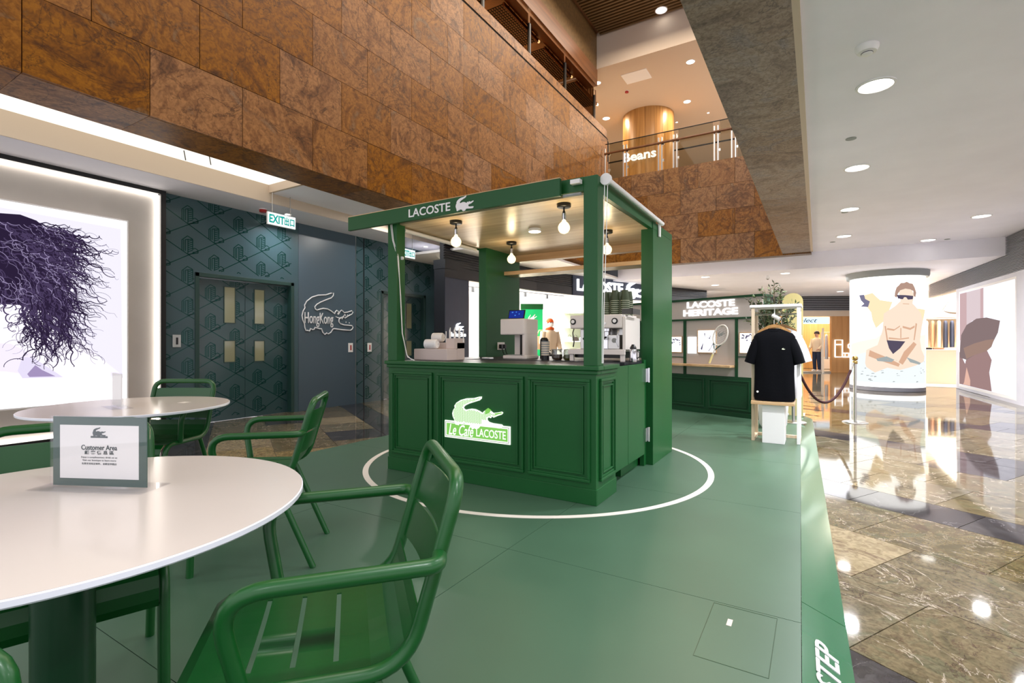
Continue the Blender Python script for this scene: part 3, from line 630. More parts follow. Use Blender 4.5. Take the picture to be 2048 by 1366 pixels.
# --- right screen wall
rw = sempty('wall_right', 'grey wall with a large lit picture and perforated grille above')
A = Vector((3.37, 13.36, 0)); Cc = Vector((3.15, 17.55, 0)); d = (Cc-A).normalized(); n = Vector((-d.y, d.x, 0))
fnR = lambda u, v, k: A+d*u+Vector((0, 0, v))+n*k
def rp(name, m, poly, k0, k1, parent=rw): return B().prism(poly, fnR, k0, k1).build(name, m, parent)
R4 = lambda u0, u1, v0, v1: [(u0, v0), (u1, v0), (u1, v1), (u0, v1)]
rp('panel', 'screen_wall', R4(-2, 4.2, FZ, 2.55), -.2, 0); rp('grille_back', 'black_metal', R4(-2, 7.2, 2.55, 3.34), -.2, -.03)
for q in range(26): rp('grille_slat', 'grille_grey', R4(-2, 7.0, 2.56+q*.03, 2.575+q*.03), -.03, 0)
scr = thing('picture_screen', 'large lit picture of a blurred brown haired figure on the grey wall', 'screen')
def sp(name, m, poly, k): return B().prism(poly, fnR, k, k+.002).build(name, m, scr)
sp('frame', 'white_paint', R4(.28, 3.94, -.0, 2.46), .001); 
for nm, col, s in (('scr_white', (246, 244, 255), 1.15), ('scr_curtain', (222, 204, 208), .95), ('scr_pink', (216, 184, 186), .85), ('scr_hair', (176, 152, 152), .55), ('scr_hair2', (198, 164, 150), .6), ('scr_body', (196, 160, 158), .62), ('scr_arm', (236, 190, 172), .9)): emis(nm, col, s)
sp('print_base', 'scr_white', R4(.34, 3.88, .06, 2.41), .004)
sp('print_curtain', 'scr_curtain', [(3.83, 2.40), (2.10, 2.40), (2.10, 1.71), (2.89, 1.67), (3.46, 1.52), (3.83, .06)], .007); sp('print_fold', 'scr_pink', R4(3.3, 3.83, 1.2, 2.4), .010); sp('print_fold', 'scr_pink', R4(2.12, 2.3, 1.6, 2.4), .010)
sp('print_body', 'scr_body', [(3.40, .60), (3.27, .77), (2.71, .90), (1.88, .98), (1.57, .76), (1.72, .48), (1.57, .07), (3.86, .07), (3.86, .9)], .013)
sp('print_hair', 'scr_hair', [(3.83, .75), (3.79, 1.0), (3.70, 1.33), (3.27, 1.58), (2.54, 1.71), (1.88, 1.71), (1.08, 1.61), (1.20, 1.36), (1.57, 1.09), (1.88, .95), (2.71, .84), (3.27, .71)], .016)
sp('print_hair_glow', 'scr_hair2', [(3.5, 1.0), (2.7, 1.12), (1.9, 1.2), (1.4, 1.22), (1.57, 1.05), (1.88, .95), (2.71, .84), (3.27, .73)], .019)
sp('print_arm', 'scr_arm', [(3.46, .13), (3.27, .52), (3.00, .22), (3.00, .08), (3.54, .08)], .016); sp('print_box', 'scr_white', [(1.48, .49), (1.28, .58), (.36, .58), (.41, .1), (1.48, .08)], .016)
# --- lit column with picture
cw = thing('lit_column', 'round advertising column glowing with a picture of a seated man in sunglasses', 'column', (1.53, 16.23, FZ))
B().lathe([(.80, 0), (.80, .10)], 64).build('base_ring', 'grille_grey', cw, smooth=40); B().lathe([(.795, .10), (.795, 2.86)], 64).build('light_body', 'column_white', cw, smooth=40); B().lathe([(.86, 2.86), (.88, 2.92), (.88, 3.02)], 64).build('top_ring', 'shade_grey', cw, smooth=40)
CS = {}
for nm, col, s in (('c_skin', (255, 232, 210), .92), ('c_skin2', (232, 186, 156), .85), ('c_hair', (190, 156, 140), .85), ('c_dark', (110, 100, 124), .6), ('c_blue', (140, 136, 164), .75), ('c_rock', (228, 234, 236), 1.1), ('c_rock2', (176, 184, 184), .85), ('c_dog', (250, 220, 180), 1.1), ('c_green', (236, 242, 222), 1.12)): emis(nm, col, s)
def cyl(name, m, poly, k):
    r = .797+k; bb = B(); tri = tessellate_polygon([[Vector((u, v, 0)) for u, v in poly]])
    bm = bmesh.new(); vs = [bm.verts.new((u, v, 0)) for u, v in poly]
    for t in tri:
        try: bm.faces.new([vs[i] for i in t])
        except ValueError: pass
    for _ in range(4):
        lg = [e for e in bm.edges if abs(e.verts[0].co.x-e.verts[1].co.x) > 7]
        if not lg: break
        bmesh.ops.subdivide_edges(bm, edges=lg, cuts=1); bmesh.ops.triangulate(bm, faces=bm.faces)
    for v in bm.verts:
        t = math.radians(v.co.x); z = v.co.y-FZ; v.co = (r*math.sin(t), -r*math.cos(t), z)
    me = bpy.data.meshes.new(name); bm.to_mesh(me); bm.free(); me.materials.append(MATS[m]); o = bpy.data.objects.new(name, me); COL.objects.link(o); o.parent = cw; return o
cyl('print_green', 'c_green', [(-74, 1.1), (-20, 1.25), (-5, 1.45), (45, 1.3), (72, 1.35), (72, .85), (-74, .8)], .001)
cyl('print_rocks', 'c_rock', [(-75, .74), (-38, .89), (-7, .81), (30, .84), (70, .86), (70, .14), (-75, .14)], .003)
cyl('print_dog', 'c_dog', [(-45, 2.33), (-26, 2.39), (-14.5, 2.2), (3.4, 2.14), (-7, 1.7), (-20.5, 1.5), (-26, 1.71), (-28, 1.9), (-40, 2.15)], .003); cyl('print_dog', 'c_dog', [(41, 1.98), (69, 1.95), (60, 1.7), (51, 1.33), (46, 1.0), (43, 1.45)], .003)
cyl('print_dog_face', 'c_blue', [(-50, 2.36), (-40, 2.36), (-38, 2.25), (-30, 2.18), (-33, 2.04), (-47, 2.06), (-40, 2.13), (-46, 2.22)], .005)
cyl('print_body', 'c_skin', [(-9, 1.86), (0, 1.96), (7, 2.04), (14, 2.15), (30, 2.15), (39, 2.04), (52, 1.86), (58, 1.68), (50, 1.2), (54, .96), (64, .8), (62, .68), (40, .58), (14, .47), (-4, .52), (-22, .39), (-36, .52), (-38, .62), (-36, .95), (-18, 1.08), (-11, 1.45)], .006)
for p in ([(-4, 1.5), (6, 1.47), (14, 1.56), (14, 1.53), (5, 1.43), (-5, 1.46)], [(18, 1.55), (30, 1.5), (38, 1.56), (38, 1.51), (30, 1.45), (18, 1.5)], [(-8, 1.55), (-5, 1.2), (-3, 1.2), (-6, 1.55)], [(40, 1.62), (36, 1.2), (38, 1.2), (43, 1.6)], [(-2, 1.27), (14, 1.24), (28, 1.27), (28, 1.24), (14, 1.21), (-2, 1.23)], [(-30, .95), (-8, .8), (14, .62), (12, .55), (-12, .68), (-32, .8)], [(36, 1.16), (20, .92), (12, .66), (18, .6), (28, .84), (42, 1.1)], [(14.5, 1.5), (16, 1.5), (16, 1.25), (14.5, 1.25)]): cyl('print_shading', 'c_skin2', p, .009)
cyl('print_trunks', 'c_dark', [(-5, 1.20), (22, 1.17), (14, 1.0), (4, .86), (-1.6, 1.0)], .010); cyl('print_shade', 'c_rock2', [(-20, .74), (-5, .80), (6, .72), (2, .66), (-18, .68)], .010); cyl('print_shade', 'c_rock2', [(24, .78), (40, .70), (52, .64), (48, .60), (30, .66)], .010)
cyl('print_head', 'c_skin', [(12, 2.42), (18, 2.5), (32, 2.47), (37, 2.3), (34, 2.1), (24, 2.0), (15, 2.11)], .012)
hp = [(6, 2.28), (7, 2.40), (9, 2.50), (12, 2.54), (15, 2.60), (20, 2.60), (24, 2.63), (29, 2.59), (34, 2.58), (38, 2.48), (41, 2.36), (39, 2.24), (36, 2.28), (35, 2.40), (30, 2.44), (22, 2.46), (14, 2.42), (11, 2.34), (9, 2.24)]
cyl('print_hair', 'c_hair', hp, .014); cyl('print_sunglasses', 'c_dark', [(9, 2.31), (22, 2.30), (35, 2.28), (34, 2.20), (26, 2.19), (23, 2.25), (20, 2.25), (18, 2.20), (11, 2.22)], .016); cyl('print_mouth', 'c_skin2', [(18, 2.10), (28, 2.09), (28, 2.075), (18, 2.085)], .014)
rs = random.Random(3)
for k in range(70):
    t = rs.uniform(-72, 66); z = rs.uniform(.16, .74); w_ = rs.uniform(1.5, 6); h_ = rs.uniform(.01, .035)
    if k % 2: continue
    cyl('print_pebble', 'c_rock2', [(t, z), (t+w_, z+h_*.4), (t+w_*.8, z+h_), (t+w_*.1, z+h_*.9)], .005)
# --- light box poster on the left
pb = thing('light_box_poster', 'tall glowing poster of a bare shoulder and dark curly hair in the niche', 'poster', (-7.86, 0, 0))
B().box(.0, .085, .3, 3.04, .40, 2.77).build('case', 'white_paint', pb, bevel=.006); B().box(.084, .09, .32, 3.02, .42, 2.75).build('lit_face', 'lightbox_white', pb)
for nm, col, s in (('h_dark', (58, 44, 76), .55), ('h_mid', (92, 76, 116), .6), ('h_light', (170, 156, 196), .8), ('p_skin', (246, 240, 255), 1.05), ('p_shade', (226, 218, 242), 1.0), ('p_bg', (236, 232, 248), 1.02), ('p_pit', (172, 154, 198), .85), ('p_soft', (238, 230, 250), 1.03)): emis(nm, col, s)
fnP = lambda u, v, k: Vector((.091+k, u, v))
def pp(name, m, poly, k, parent=pb): return B().prism(poly, fnP, k, k+.001).build(name, m, parent)
pp('print_background', 'p_bg', [(.5, 2.70), (2.95, 2.64), (2.97, .70), (.5, .76)], .001)
pp('print_shoulder', 'p_skin', [(.5, 1.62), (1.81, 1.59), (1.94, 1.60), (2.06, 1.59), (2.22, 1.52), (2.37, 1.39), (2.52, 1.19), (2.73, .97), (2.96, .74), (2.96, .70), (.5, .76)], .003)
pp('print_soft', 'p_soft', [(.5, 1.2), (1.9, 1.15), (2.1, 1.02), (2.14, .9), (2.02, .8), (1.86, .84), (.5, .95)], .005); pp('print_shade', 'p_shade', [(2.0, 1.0), (2.10, .98), (2.30, .80), (2.36, .745), (2.0, .755), (1.96, .84)], .006); pp('print_fold', 'p_pit', [(2.04, .80), (2.11, .90), (2.17, .84), (2.29, .76), (2.06, .765)], .008)
HM = [(.5, 2.66), (1.81, 2.60), (1.98, 2.62), (2.12, 2.58), (2.25, 2.46), (2.34, 2.28), (2.36, 2.05), (2.36, 1.8), (2.40, 1.55), (2.46, 1.30), (2.37, 1.39), (2.22, 1.52), (2.06, 1.59), (1.81, 1.59), (.5, 1.62)]
pp('print_hair', 'h_dark', HM, .010)
def ribbons(n, m, k, seed, wmin, wmax, far):
    b = B(); rr = random.Random(seed)
    for _ in range(n):
        y = 1.7+.6*rr.random(); z = 1.66+.9*rr.random()
        if far: y = 1.98+.40*rr.random(); z = 1.30+1.25*rr.random()
        ang = math.radians(rr.uniform(-55, 15)) if z > 2.0 else math.radians(rr.uniform(-95, -15)); L = rr.uniform(.28, .62)*(1. if far else .75)
        amp = rr.uniform(.014, .034); turns = rr.uniform(2.2, 4.5)*2*PI*rr.choice((-1, 1)); ph = rr.uniform(0, 6.3); N = 40; wd = rr.uniform(wmin, wmax); P = []; curl = rr.uniform(-1.6, .5); bend = 0
        for i in range(N+1):
            s = i/N; a = ang+curl*s; y += L/N*math.cos(a); z += L/N*math.sin(a); g = amp*(.35+.65*s)
            P.append((min(y+g*math.cos(turns*s+ph), 2.92), z+g*math.sin(turns*s+ph)))
        if min(p[1] for p in P) < .80 or max(p[1] for p in P) > 2.62: continue
        vs = []
        for i, (yy, zz) in enumerate(P):
            q = P[min(i+1, N)]; p0 = P[max(i-1, 0)]; dx, dz = q[0]-p0[0], q[1]-p0[1]; l = math.hypot(dx, dz) or 1; ww = wd*(1-.7*i/N)
            vs += [(.091+k, yy-dz/l*ww, zz+dx/l*ww), (.091+k, yy+dz/l*ww, zz-dx/l*ww)]
        b.add(vs, [(2*i, 2*i+1, 2*i+3, 2*i+2) for i in range(N)])
    return b.build('print_curls', m, pb)
ribbons(230, 'h_dark', .012, 1, .005, .013, True); ribbons(150, 'h_mid', .0135, 2, .003, .007, True); ribbons(70, 'h_mid', .013, 4, .004, .009, False); ribbons(45, 'h_light', .015, 5, .002, .004, False); ribbons(60, 'h_dark', .016, 6, .003, .007, True)
# --- wall crocodile outline with lettering
wc = thing('crocodile_wall_sign', 'white outlined crocodile emblem reading Hong Kong on the slate panel', 'sign', (WX, 6.28, 1.70))
cw_ = 1.15; b = B(); P = [(.012, x*cw_, y*cw_) for x, y in CROC]; b.tube(P, .011, 6, closed=True); b.build('outline', 'letter_white', wc)
for q in ([(.30, -.062), (.22, -.085), (.17, -.08), (.14, -.065)], [(.30, -.05), (.33, -.02), (.345, -.05)], [(.38, -.055), (.384, -.02)], [(.43, -.04), (.434, -.015)], [(.35, -.16), (.352, -.14)], [(.42, -.17), (.42, -.15)]):
    B().tube([(.012, x*cw_, y*cw_+.02) for x, y in q], .009, 6).build('mouth_line', 'letter_white', wc)
B().lathe([(.02, 0), (.02, .012)], 12).build('eye', 'letter_white', wc).matrix_local = Matrix.Translation((.004, .19*cw_, .004)) @ Matrix.Rotation(PI/2, 4, 'Y')
text('hong_kong_lettering', 'HongKong', .25, 'letter_white', (.008, -.18*cw_, -.115*cw_), U_Y, V_Z, wc, extrude=.006, width=.54*cw_, height=.23*cw_)
# exit signs
def exit_sign(y, z, label, sz=1.0):
    e = thing('exit_sign', label, 'exit sign', (-7.0, y, z), 0, None)
    B().box(-.03, .0, -.235*sz, .235*sz, -.095*sz, .095*sz).build('case', 'plastic_white', e, bevel=.004); B().box(.0, .003, -.23*sz, .23*sz, -.09*sz, .09*sz).build('lit_face', 'exit_panel', e)
    text('exit_lettering', 'EXIT', .15, 'exit_teal', (.004, -.085*sz, 0), U_Y, V_Z, e, extrude=.002, bold=.004, width=.25*sz, height=.125*sz)
    text('exit_characters', '出口', .15, 'exit_teal', (.004, .125*sz, 0), U_Y, V_Z, e, extrude=.002, bold=.004, width=.17*sz, height=.125*sz)
    for k in (-.15, .15): B().tube([(-.015, k, .09*sz), (-.015, k, 3.42-z)], .006, 6).build('hanger', 'steel', e)
exit_sign(4.74, 3.02, 'lit white and teal exit sign above the double door near the poster'); exit_sign(7.5, 2.93, 'lit white and teal exit sign behind the kiosk post', .92)
# small wall devices
for k, (y, z, m, lb) in enumerate(((3.66, 1.18, 'steel', 'steel card reader plate left of the double door'), (6.80, 1.05, 'paper_white', 'small white notice plate beside the crocodile sign'), (7.29, 1.05, 'paper_white', 'small white notice plate next to the dark panel joint'))):
    g = thing('switch_plate', lb, 'wall plate', (WX, y, z)); B().box(0, .012, -.055, .055, -.09, .09).build('plate', m, g, bevel=.003); B().box(.012, .016, -.012, .016, -.05, .05).build('insert', 'plastic_black' if k == 0 else 'red_plastic', g)
# --- ceiling fittings
def downlight(loc, r, label, group, power=0, col=(.95, .96, 1)):
    g = thing('downlight', label, 'downlight', loc, 0, group)
    B().lathe([(r*1.15, 0), (r*1.15, -.008), (r, -.012), (r*.96, -.002)], 32, cap=False).build('rim', 'white_paint', g, smooth=40); B().lathe([(r*.96, -.004), (r*.96, -.002)], 32).build('lens', 'lamp_white', g)
    if power: area('downlight_lamp', (loc[0], loc[1], loc[2]-.03), r*1.6, power, col, spread=140)
names = ['nearest large', 'second nearest', 'third', 'fourth and farthest']
for k, (x, y) in enumerate(((.42, 5.22), (.42, 7.58), (.45, 9.9), (.465, 12.38))): downlight((x, y, 3.34), .125, names[k]+' downlight of the row beside the stone soffit', 'downlights along the stone soffit', 62)
for k, (x, y) in enumerate(((2.42, 11.63), (2.02, 13.8))): downlight((x, y, 3.34), .125, ('nearer', 'farther')[k]+' downlight toward the grille wall in the white ceiling', 'downlights toward the grille wall', 62 if k == 0 else 0)
for k, (x, y) in enumerate(((-2.64, 14.6), (-2.77, 16.9), (-.72, 14.9), (.69, 21.4))): downlight((x, y, 2.95), .11, ('left front', 'left rear', 'middle', 'deepest')[k]+' small downlight in the low far ceiling', 'downlights in the far hall')
for k, (x, y, z, r) in enumerate(((-3.04, 14.62, 9.0, .11), (-3.64, 16.99, 9.0, .11), (-6.34, 16.8, 9.0, .12), (-5.70, 14.35, 9.0, .10), (-3.52, 13.36, 9.90, .14), (-4.3, 18.4, 9.0, .04), (-5.9, 18.0, 9.0, .04), (-3.2, 18.2, 9.0, .04))): downlight((x, y, z), r, 'glowing downlight in the upper hall, '+('right of the gallery corner', 'right above the balustrade', 'left of the wooden column', 'at the gallery corner', 'among the wooden slats', 'tiny one above the column', 'tiny one left of the column top', 'tiny one right of the column top')[k], 'upper hall downlights')
downlight((-7.45, 5.15, 3.27), .05, 'small downlight beside the exit sign near the poster', 'small ceiling spots by the teal wall', 9); downlight((-7.4, 8.5, 3.27), .05, 'small downlight above the second double door', 'small ceiling spots by the teal wall', 9)
area('downlight_lamp', (-6.6, 6.9, 3.40), .1, 20, (1, .95, .9))  # lamp without a fitting, added for more light on the left
g = thing('smoke_detector', 'white round smoke detector on the ceiling before the nearest downlight', 'smoke detector', (.31, 4.5, 3.34))
B().lathe([(.075, 0), (.075, -.02), (.06, -.045)], 24).build('base', 'plastic_white', g, smooth=40); B().lathe([(.036, -.045), (.036, -.06), (.02, -.068)], 20).build('head', 'plastic_white', g, smooth=40); B().lathe([(.038, -.05), (.038, -.054)], 20).build('slot', 'plastic_black', g)
for k, (x, y, z, lb) in enumerate(((.305, 6.46, 3.34, 'flat round ceiling cap before the second downlight'), (.39, 10.1, 3.34, 'small sprinkler cap beside the third downlight'), (.28, 13.0, 3.34, 'small sprinkler cap beyond the fourth downlight'), (2.35, 13.9, 3.34, 'small round cap near the grille wall'))): tag(B().lathe([(.05, 0), (.05, -.006), (.03, -.010)], 20).build('sprinkler_cover', 'shade_grey', None, smooth=40, loc=(x, y, z)), lb, 'ceiling cap')
for loc, lb in (((-7.5, 4.75, 3.27), 'red fire alarm sounder on the ceiling beside the exit sign'), ((-5.1, 15.3, 9.0), 'red fire alarm sounder on the upper hall ceiling')):
    g = thing('fire_alarm', lb, 'alarm', loc); B().lathe([(.06, 0), (.06, -.015)], 20).build('base', 'plastic_white', g); B().lathe([(.055, -.015), (.055, -.05), (.035, -.06)], 20).build('sounder', 'red_plastic', g, smooth=40)
g = thing('security_camera', 'small white dome camera under the far low ceiling', 'camera', (-1.15, 15.2, 2.95)); B().lathe([(.05, 0), (.05, -.04)], 16).build('mount', 'plastic_white', g); B().sphere((0, 0, -.07), .045, 12, 8).build('dome', 'plastic_black', g, smooth=60); B().box(-.04, .04, -.1, .02, -.1, -.04).build('housing', 'plastic_white', g, bevel=.01)
for k, (x, y) in enumerate(((-6.72, 3.2), (-6.62, 3.45))): tag(B().tube([(x, y, 3.62), (x+.03, y+.02, 3.42)], .006, 6).build('ceiling_hook', 'black_metal'), ('left', 'right')[k]+' thin black hook hanging in the lit cove', 'hook', 'hooks in the lit cove')
# ================================================================ COFFEE KIOSK
K = thing('coffee_kiosk', 'open green coffee kiosk with panelled counter and plywood roof on the circle', 'kiosk', (-2.39, 3.38, 0))
def kb(name, m, x0, x1, y0, y1, z0, z1, parent=K, bevel=0):
    o = B().box(min(x0, x1)+2.39, max(x0, x1)+2.39, min(y0, y1)-3.38, max(y0, y1)-3.38, z0, z1).build(name, m, parent, bevel=bevel); return o
def kl(x, y, z): return Vector((x+2.39, y-3.38, z))
G = 'kiosk_green'
kb('counter_front', G, -3.39, -1.352, 3.38, 3.42, 0, .985); kb('counter_side', G, -1.392, -1.352, 3.42, 3.785, 0, .985); kb('counter_side', G, -3.39, -3.35, 3.42, 4.77, 0, .985); kb('counter_end', G, -2.0, -1.392, 3.745, 3.785, 0, .985)
kb('plinth_board', G, -3.395, -1.345, 3.372, 3.385, 0, .115, bevel=.003); kb('plinth_board', G, -1.358, -1.345, 3.385, 3.79, 0, .115, bevel=.003)
for a in ((-3.42, -1.322, 3.35, 3.46, .968, 1.0), (-3.405, -1.337, 3.365, 3.44, .938, .968)): kb('counter_cornice', G, *a, bevel=.006)
for a in ((-1.40, -1.322, 3.46, 3.80, .968, 1.0), (-1.40, -1.337, 3.44, 3.79, .938, .968)): kb('counter_cornice', G, *a, bevel=.006)
kb('counter_top', 'black_panel', -3.39, -1.40, 3.46, 4.02, .97, .998); kb('rear_counter', 'kiosk_green', -3.25, -1.46, 4.22, 5.40, 0, .97); kb('rear_counter_top', 'black_panel', -3.25, -1.42, 4.20, 5.42, .97, .995); kb('counter_top', 'black_panel', -3.36, -3.0, 4.02, 4.77, .97, .998)
fnF = lambda u, v, k: Vector((u+2.39, -k, v)); fnS = lambda u, v, k: Vector((-1.352+2.39+k, u-3.38, v))
def panel(fn, u0, u1, v0, v1):
    b = frame_rect(B(), fn, u0, u1, v0, v1, .022, .0, .020); o = b.build('panel_moulding', G, K, bevel=.004)
    frame_rect(B(), fn, u0+.022, u1-.022, v0+.022, v1-.022, .016, 0, .010).build('inner_bead', G, o, bevel=.002)
    frame_rect(B(), fn, u0+.052, u1-.052, v0+.052, v1-.052, .010, 0, .012).build('inner_bead', G, o, bevel=.002)
for u0, u1 in ((-3.345, -2.86), (-2.805, -1.945), (-1.905, -1.395)): panel(fnF, u0, u1, .16, .905)
panel(fnS, 3.44, 3.755, .16, .905)
kb('post', G, -1.449, -1.342, 3.38, 3.50, 1.0, 2.37, bevel=.003); kb('post', G, -3.40, -3.29, 3.38, 3.49, 1.0, 2.30, bevel=.003)
kb('pier', G, -1.45, -1.335, 4.775, 5.50, 0, 2.32, bevel=.003); kb('pier', G, -3.354, -3.249, 4.775, 5.53, 0, 2.30, bevel=.003); kb('pier_cap', G, -1.452, -1.333, 4.773, 5.502, 2.25, 2.255)
kb('roof', 'kiosk_green', -3.40, -1.38, 3.42, 5.53, 2.272, 2.335); tag(kb('roof_lining', 'roof_ply', -3.395, -1.385, 3.42, 5.525, 2.25, 2.272), 'pale plywood ceiling')
kb('roof_beam', G, -3.40, -1.449, 3.38, 3.42, 2.27, 2.37); kb('roof_beam', G, -1.378, -1.342, 3.50, 4.90, 2.25, 2.36); kb('roof_beam', G, -3.40, -3.36, 3.42, 5.53, 2.23, 2.335); kb('roof_beam', 'ply', -3.24, -1.46, 5.42, 5.52, 2.17, 2.25)
tag(kb('shelf', 'ply', -3.25, -1.45, 5.16, 5.42, 1.975, 2.02, bevel=.003), 'pale plywood shelf')
sb = tag(kb('sign_board', 'kiosk_green_soft', -3.852, -1.603, 3.305, 3.335, 2.238, 2.366, bevel=.002), 'green name board')
kb('board_edge', 'ply', -3.852, -1.603, 3.305, 3.335, 2.366, 2.372, sb); kb('board_bracket', G, -2.9, -2.8, 3.335, 3.38, 2.27, 2.33, sb); kb('board_bracket', G, -1.9, -1.8, 3.335, 3.38, 2.27, 2.33, sb)
text('lettering', 'LACOSTE', .09, 'letter_white', kl(-2.84, 3.304, 2.300), (1, 0, 0), V_Z, sb, extrude=.003, bold=.0012, width=.462, height=.072)
croc('crocodile_emblem', 'letter_white', kl(-2.46, 3.304, 2.302), (1, 0, 0), V_Z, .182, sb, 0, .004)
# half gate on the right side
for y0, y1 in ((3.80, 4.15), (4.158, 4.63)): kb('gate_leaf', G, -1.395, -1.372, y0, y1, .13, .972, bevel=.003)
for z in (.80, .25):
    h = kb('hinge', 'chrome', -1.372, -1.352, 4.60, 4.70, z, z+.125); B().tube([kl(-1.345, 4.66, z-.005), kl(-1.345, 4.66, z+.13)], .012, 10).build('hinge_pin', 'chrome', h, smooth=40)
kb('gate_jamb', G, -1.44, -1.40, 4.70, 4.775, 0, 1.0)
# roller blinds
rb = tag(B().tube([kl(-1.302, 3.46, 2.352), kl(-1.302, 4.99, 2.330)], .020, 12).build('blind_roller', 'plastic_white', K, smooth=40), 'white roller blind tube')
B().lathe([(.042, -.012), (.042, .012)], 20).build('roller_bracket', 'plastic_white', rb).matrix_local = Matrix.Translation(kl(-1.302, 3.445, 2.345)) @ Matrix.Rotation(PI/2, 4, 'X')
B().tube([kl(-1.31, 3.44, 2.33), kl(-1.312, 3.425, 2.0), kl(-1.318, 3.41, 1.4), kl(-1.318, 3.41, 1.02)], .0032, 6).build('blind_chain', 'plastic_white', rb); B().tube([kl(-1.295, 3.46, 2.33), kl(-1.298, 3.445, 2.0), kl(-1.308, 3.42, 1.4), kl(-1.312, 3.415, 1.02)], .0032, 6).build('blind_chain', 'plastic_white', rb)
B().box(*[v for p in ((1.062, 1.075), (1.55, 1.60), (2.20, 2.345)) for v in p]).build('roller_bracket', 'plastic_white', rb)
rb2 = tag(B().tube([kl(-3.33, 3.52, 2.222), kl(-3.33, 4.68, 2.216)], .020, 12).build('blind_roller', 'plastic_white', K, smooth=40), 'white roller blind tube')
ts = tag(B().lathe([(.016, -.008), (.016, .008)], 16).build('cord_tensioner', 'plastic_white', rb2), 'white cord tensioner'); ts.matrix_local = Matrix.Translation(kl(-3.28, 3.44, 1.945)) @ Matrix.Rotation(PI/2, 4, 'X')
B().tube([kl(-3.345, 3.375, 2.25), kl(-3.32, 3.372, 2.1), kl(-3.286, 3.40, 1.95), kl(-3.284, 3.42, 1.6), kl(-3.28, 3.44, 1.25), kl(-3.25, 3.48, 1.03), kl(-3.2, 3.52, 1.0)], .0035, 6).build('blind_cord', 'plastic_white', rb2)
B().tube([kl(-3.36, 3.374, 2.25), kl(-3.33, 3.370, 2.1), kl(-3.29, 3.39, 1.95), kl(-3.287, 3.43, 1.6), kl(-3.284, 3.45, 1.25), kl(-3.27, 3.49, 1.05), kl(-3.24, 3.53, 1.0)], .0035, 6).build('blind_cord', 'plastic_white', rb2)
rb3 = B().box(.86, .935, -.055, -.01, 2.315, 2.345).build('blind_bracket', 'plastic_white', K); B().tube([kl(-1.60, 3.36, 2.245), kl(-1.46, 3.36, 2.245)], .012, 10).build('blind_bottom_bar', 'shade_grey', rb3)
# neon sign on the counter front
NS = tag(B().prism([(-2.720, .362), (-2.066, .362), (-2.066, .506), (-2.720, .506)], fnF, .002, .012).build('neon_sign', 'neon_white', K), 'glowing green and white crocodile sign reading Le Cafe')
def nq(name, m, u0, u1, v0, v1, k0, k1): return B().prism([(u0, v0), (u1, v0), (u1, v1), (u0, v1)], fnF, k0, k1).build(name, m, NS)
frame_rect(B(), fnF, -2.710, -2.076, .372, .496, .003, .012, .0135).build('thin_frame', 'ink_dark', NS); nq('green_field', 'neon_green', -2.698, -2.088, .384, .484, .012, .0135)
sx, sy = .505, .40; CP = [(x*sx-2.385, y*sy+.592) for x, y in CROC]
B().prism(CP, fnF, .004, .016).build('crocodile', 'neon_white', NS)
b = B()
for i in range(46):
    for j in range(26):
        u = -2.64+i*.0115; v = .46+j*.0105+(.005 if i % 2 else 0)
        ok = all(inside((u+du, v+dv), CP) for du, dv in ((.009, 0), (-.009, 0), (0, .010), (0, -.010)))
        if ok and v > .505 and not (u > -2.33 and v < .54): b.prism([(u-.0036, v-.0036), (u+.0036, v-.0036), (u+.0036, v+.0036), (u-.0036, v+.0036)], fnF, .016, .0172)
tag(b.build('crocodile_scales', 'neon_green', NS), kind='stuff')
o = B().prism([(-2.21, .600), (-2.145, .613), (-2.135, .606), (-2.20, .590)], fnF, .016, .0172).build('jaw_line', 'neon_green', NS); o2 = B().prism([(-2.30, .620), (-2.27, .640), (-2.24, .625), (-2.26, .600), (-2.30, .585)], fnF, .016, .0172).build('cheek', 'neon_green', NS)
text('script_lettering', 'Le Café', .09, 'neon_white', kl(-2.545, 3.38-.0138, .434), (1, 0, 0), V_Z, NS, extrude=.0012, shear=.3, bold=.001, width=.26, height=.092); text('block_lettering', 'LACOSTE', .09, 'neon_white', kl(-2.247, 3.38-.0138, .432), (1, 0, 0), V_Z, NS, extrude=.0012, bold=.001, width=.285, height=.066)
# ---- pendant bulbs and disc light
def pendant(x, y, label):
    g = thing('pendant_lamp', label, 'lamp', (x, y, 2.25), 0, 'bulb pendants under the kiosk roof')
    B().lathe([(.052, 0), (.055, -.004), (.055, -.024), (.05, -.028)], 28).build('canopy', 'black_metal', g, smooth=40); B().lathe([(.008, -.028), (.006, -.05), (.012, -.066), (.012, -.072)], 12).build('cord_grip', 'black_metal', g, smooth=40)
    B().lathe([(.014, -.072), (.017, -.074), (.017, -.125), (.014, -.127)], 20).build('socket', 'chrome', g, smooth=40)
    bulb = B().lathe([(.015, -.127), (.018, -.138), (.034, -.152), (.045, -.172), (.047, -.185), (.044, -.203), (.032, -.222), (.012, -.232), (.002, -.233)], 24).build('bulb', 'bulb_glass', g, smooth=60)
    B().sphere((0, 0, -.185), .016, 10, 8, (1, 1, 1.5)).build('filament', 'lamp_warm', bulb, smooth=60)
    L = bpy.data.lights.new('bulb_light', 'POINT'); L.energy = 5.0; L.color = (1, .78, .45); L.shadow_soft_size = .03; lo = bpy.data.objects.new('bulb_light', L); COL.objects.link(lo); lo.location = (x, y, 2.045)
pendant(-2.754, 3.569, 'clear globe bulb hanging nearest the name board on the left'); pendant(-2.826, 4.638, 'clear globe bulb hanging at the rear left of the kiosk'); pendant(-1.692, 3.564, 'clear globe bulb hanging beside the front right post'); pendant(-1.742, 4.636, 'clear globe bulb hanging at the rear right of the kiosk')
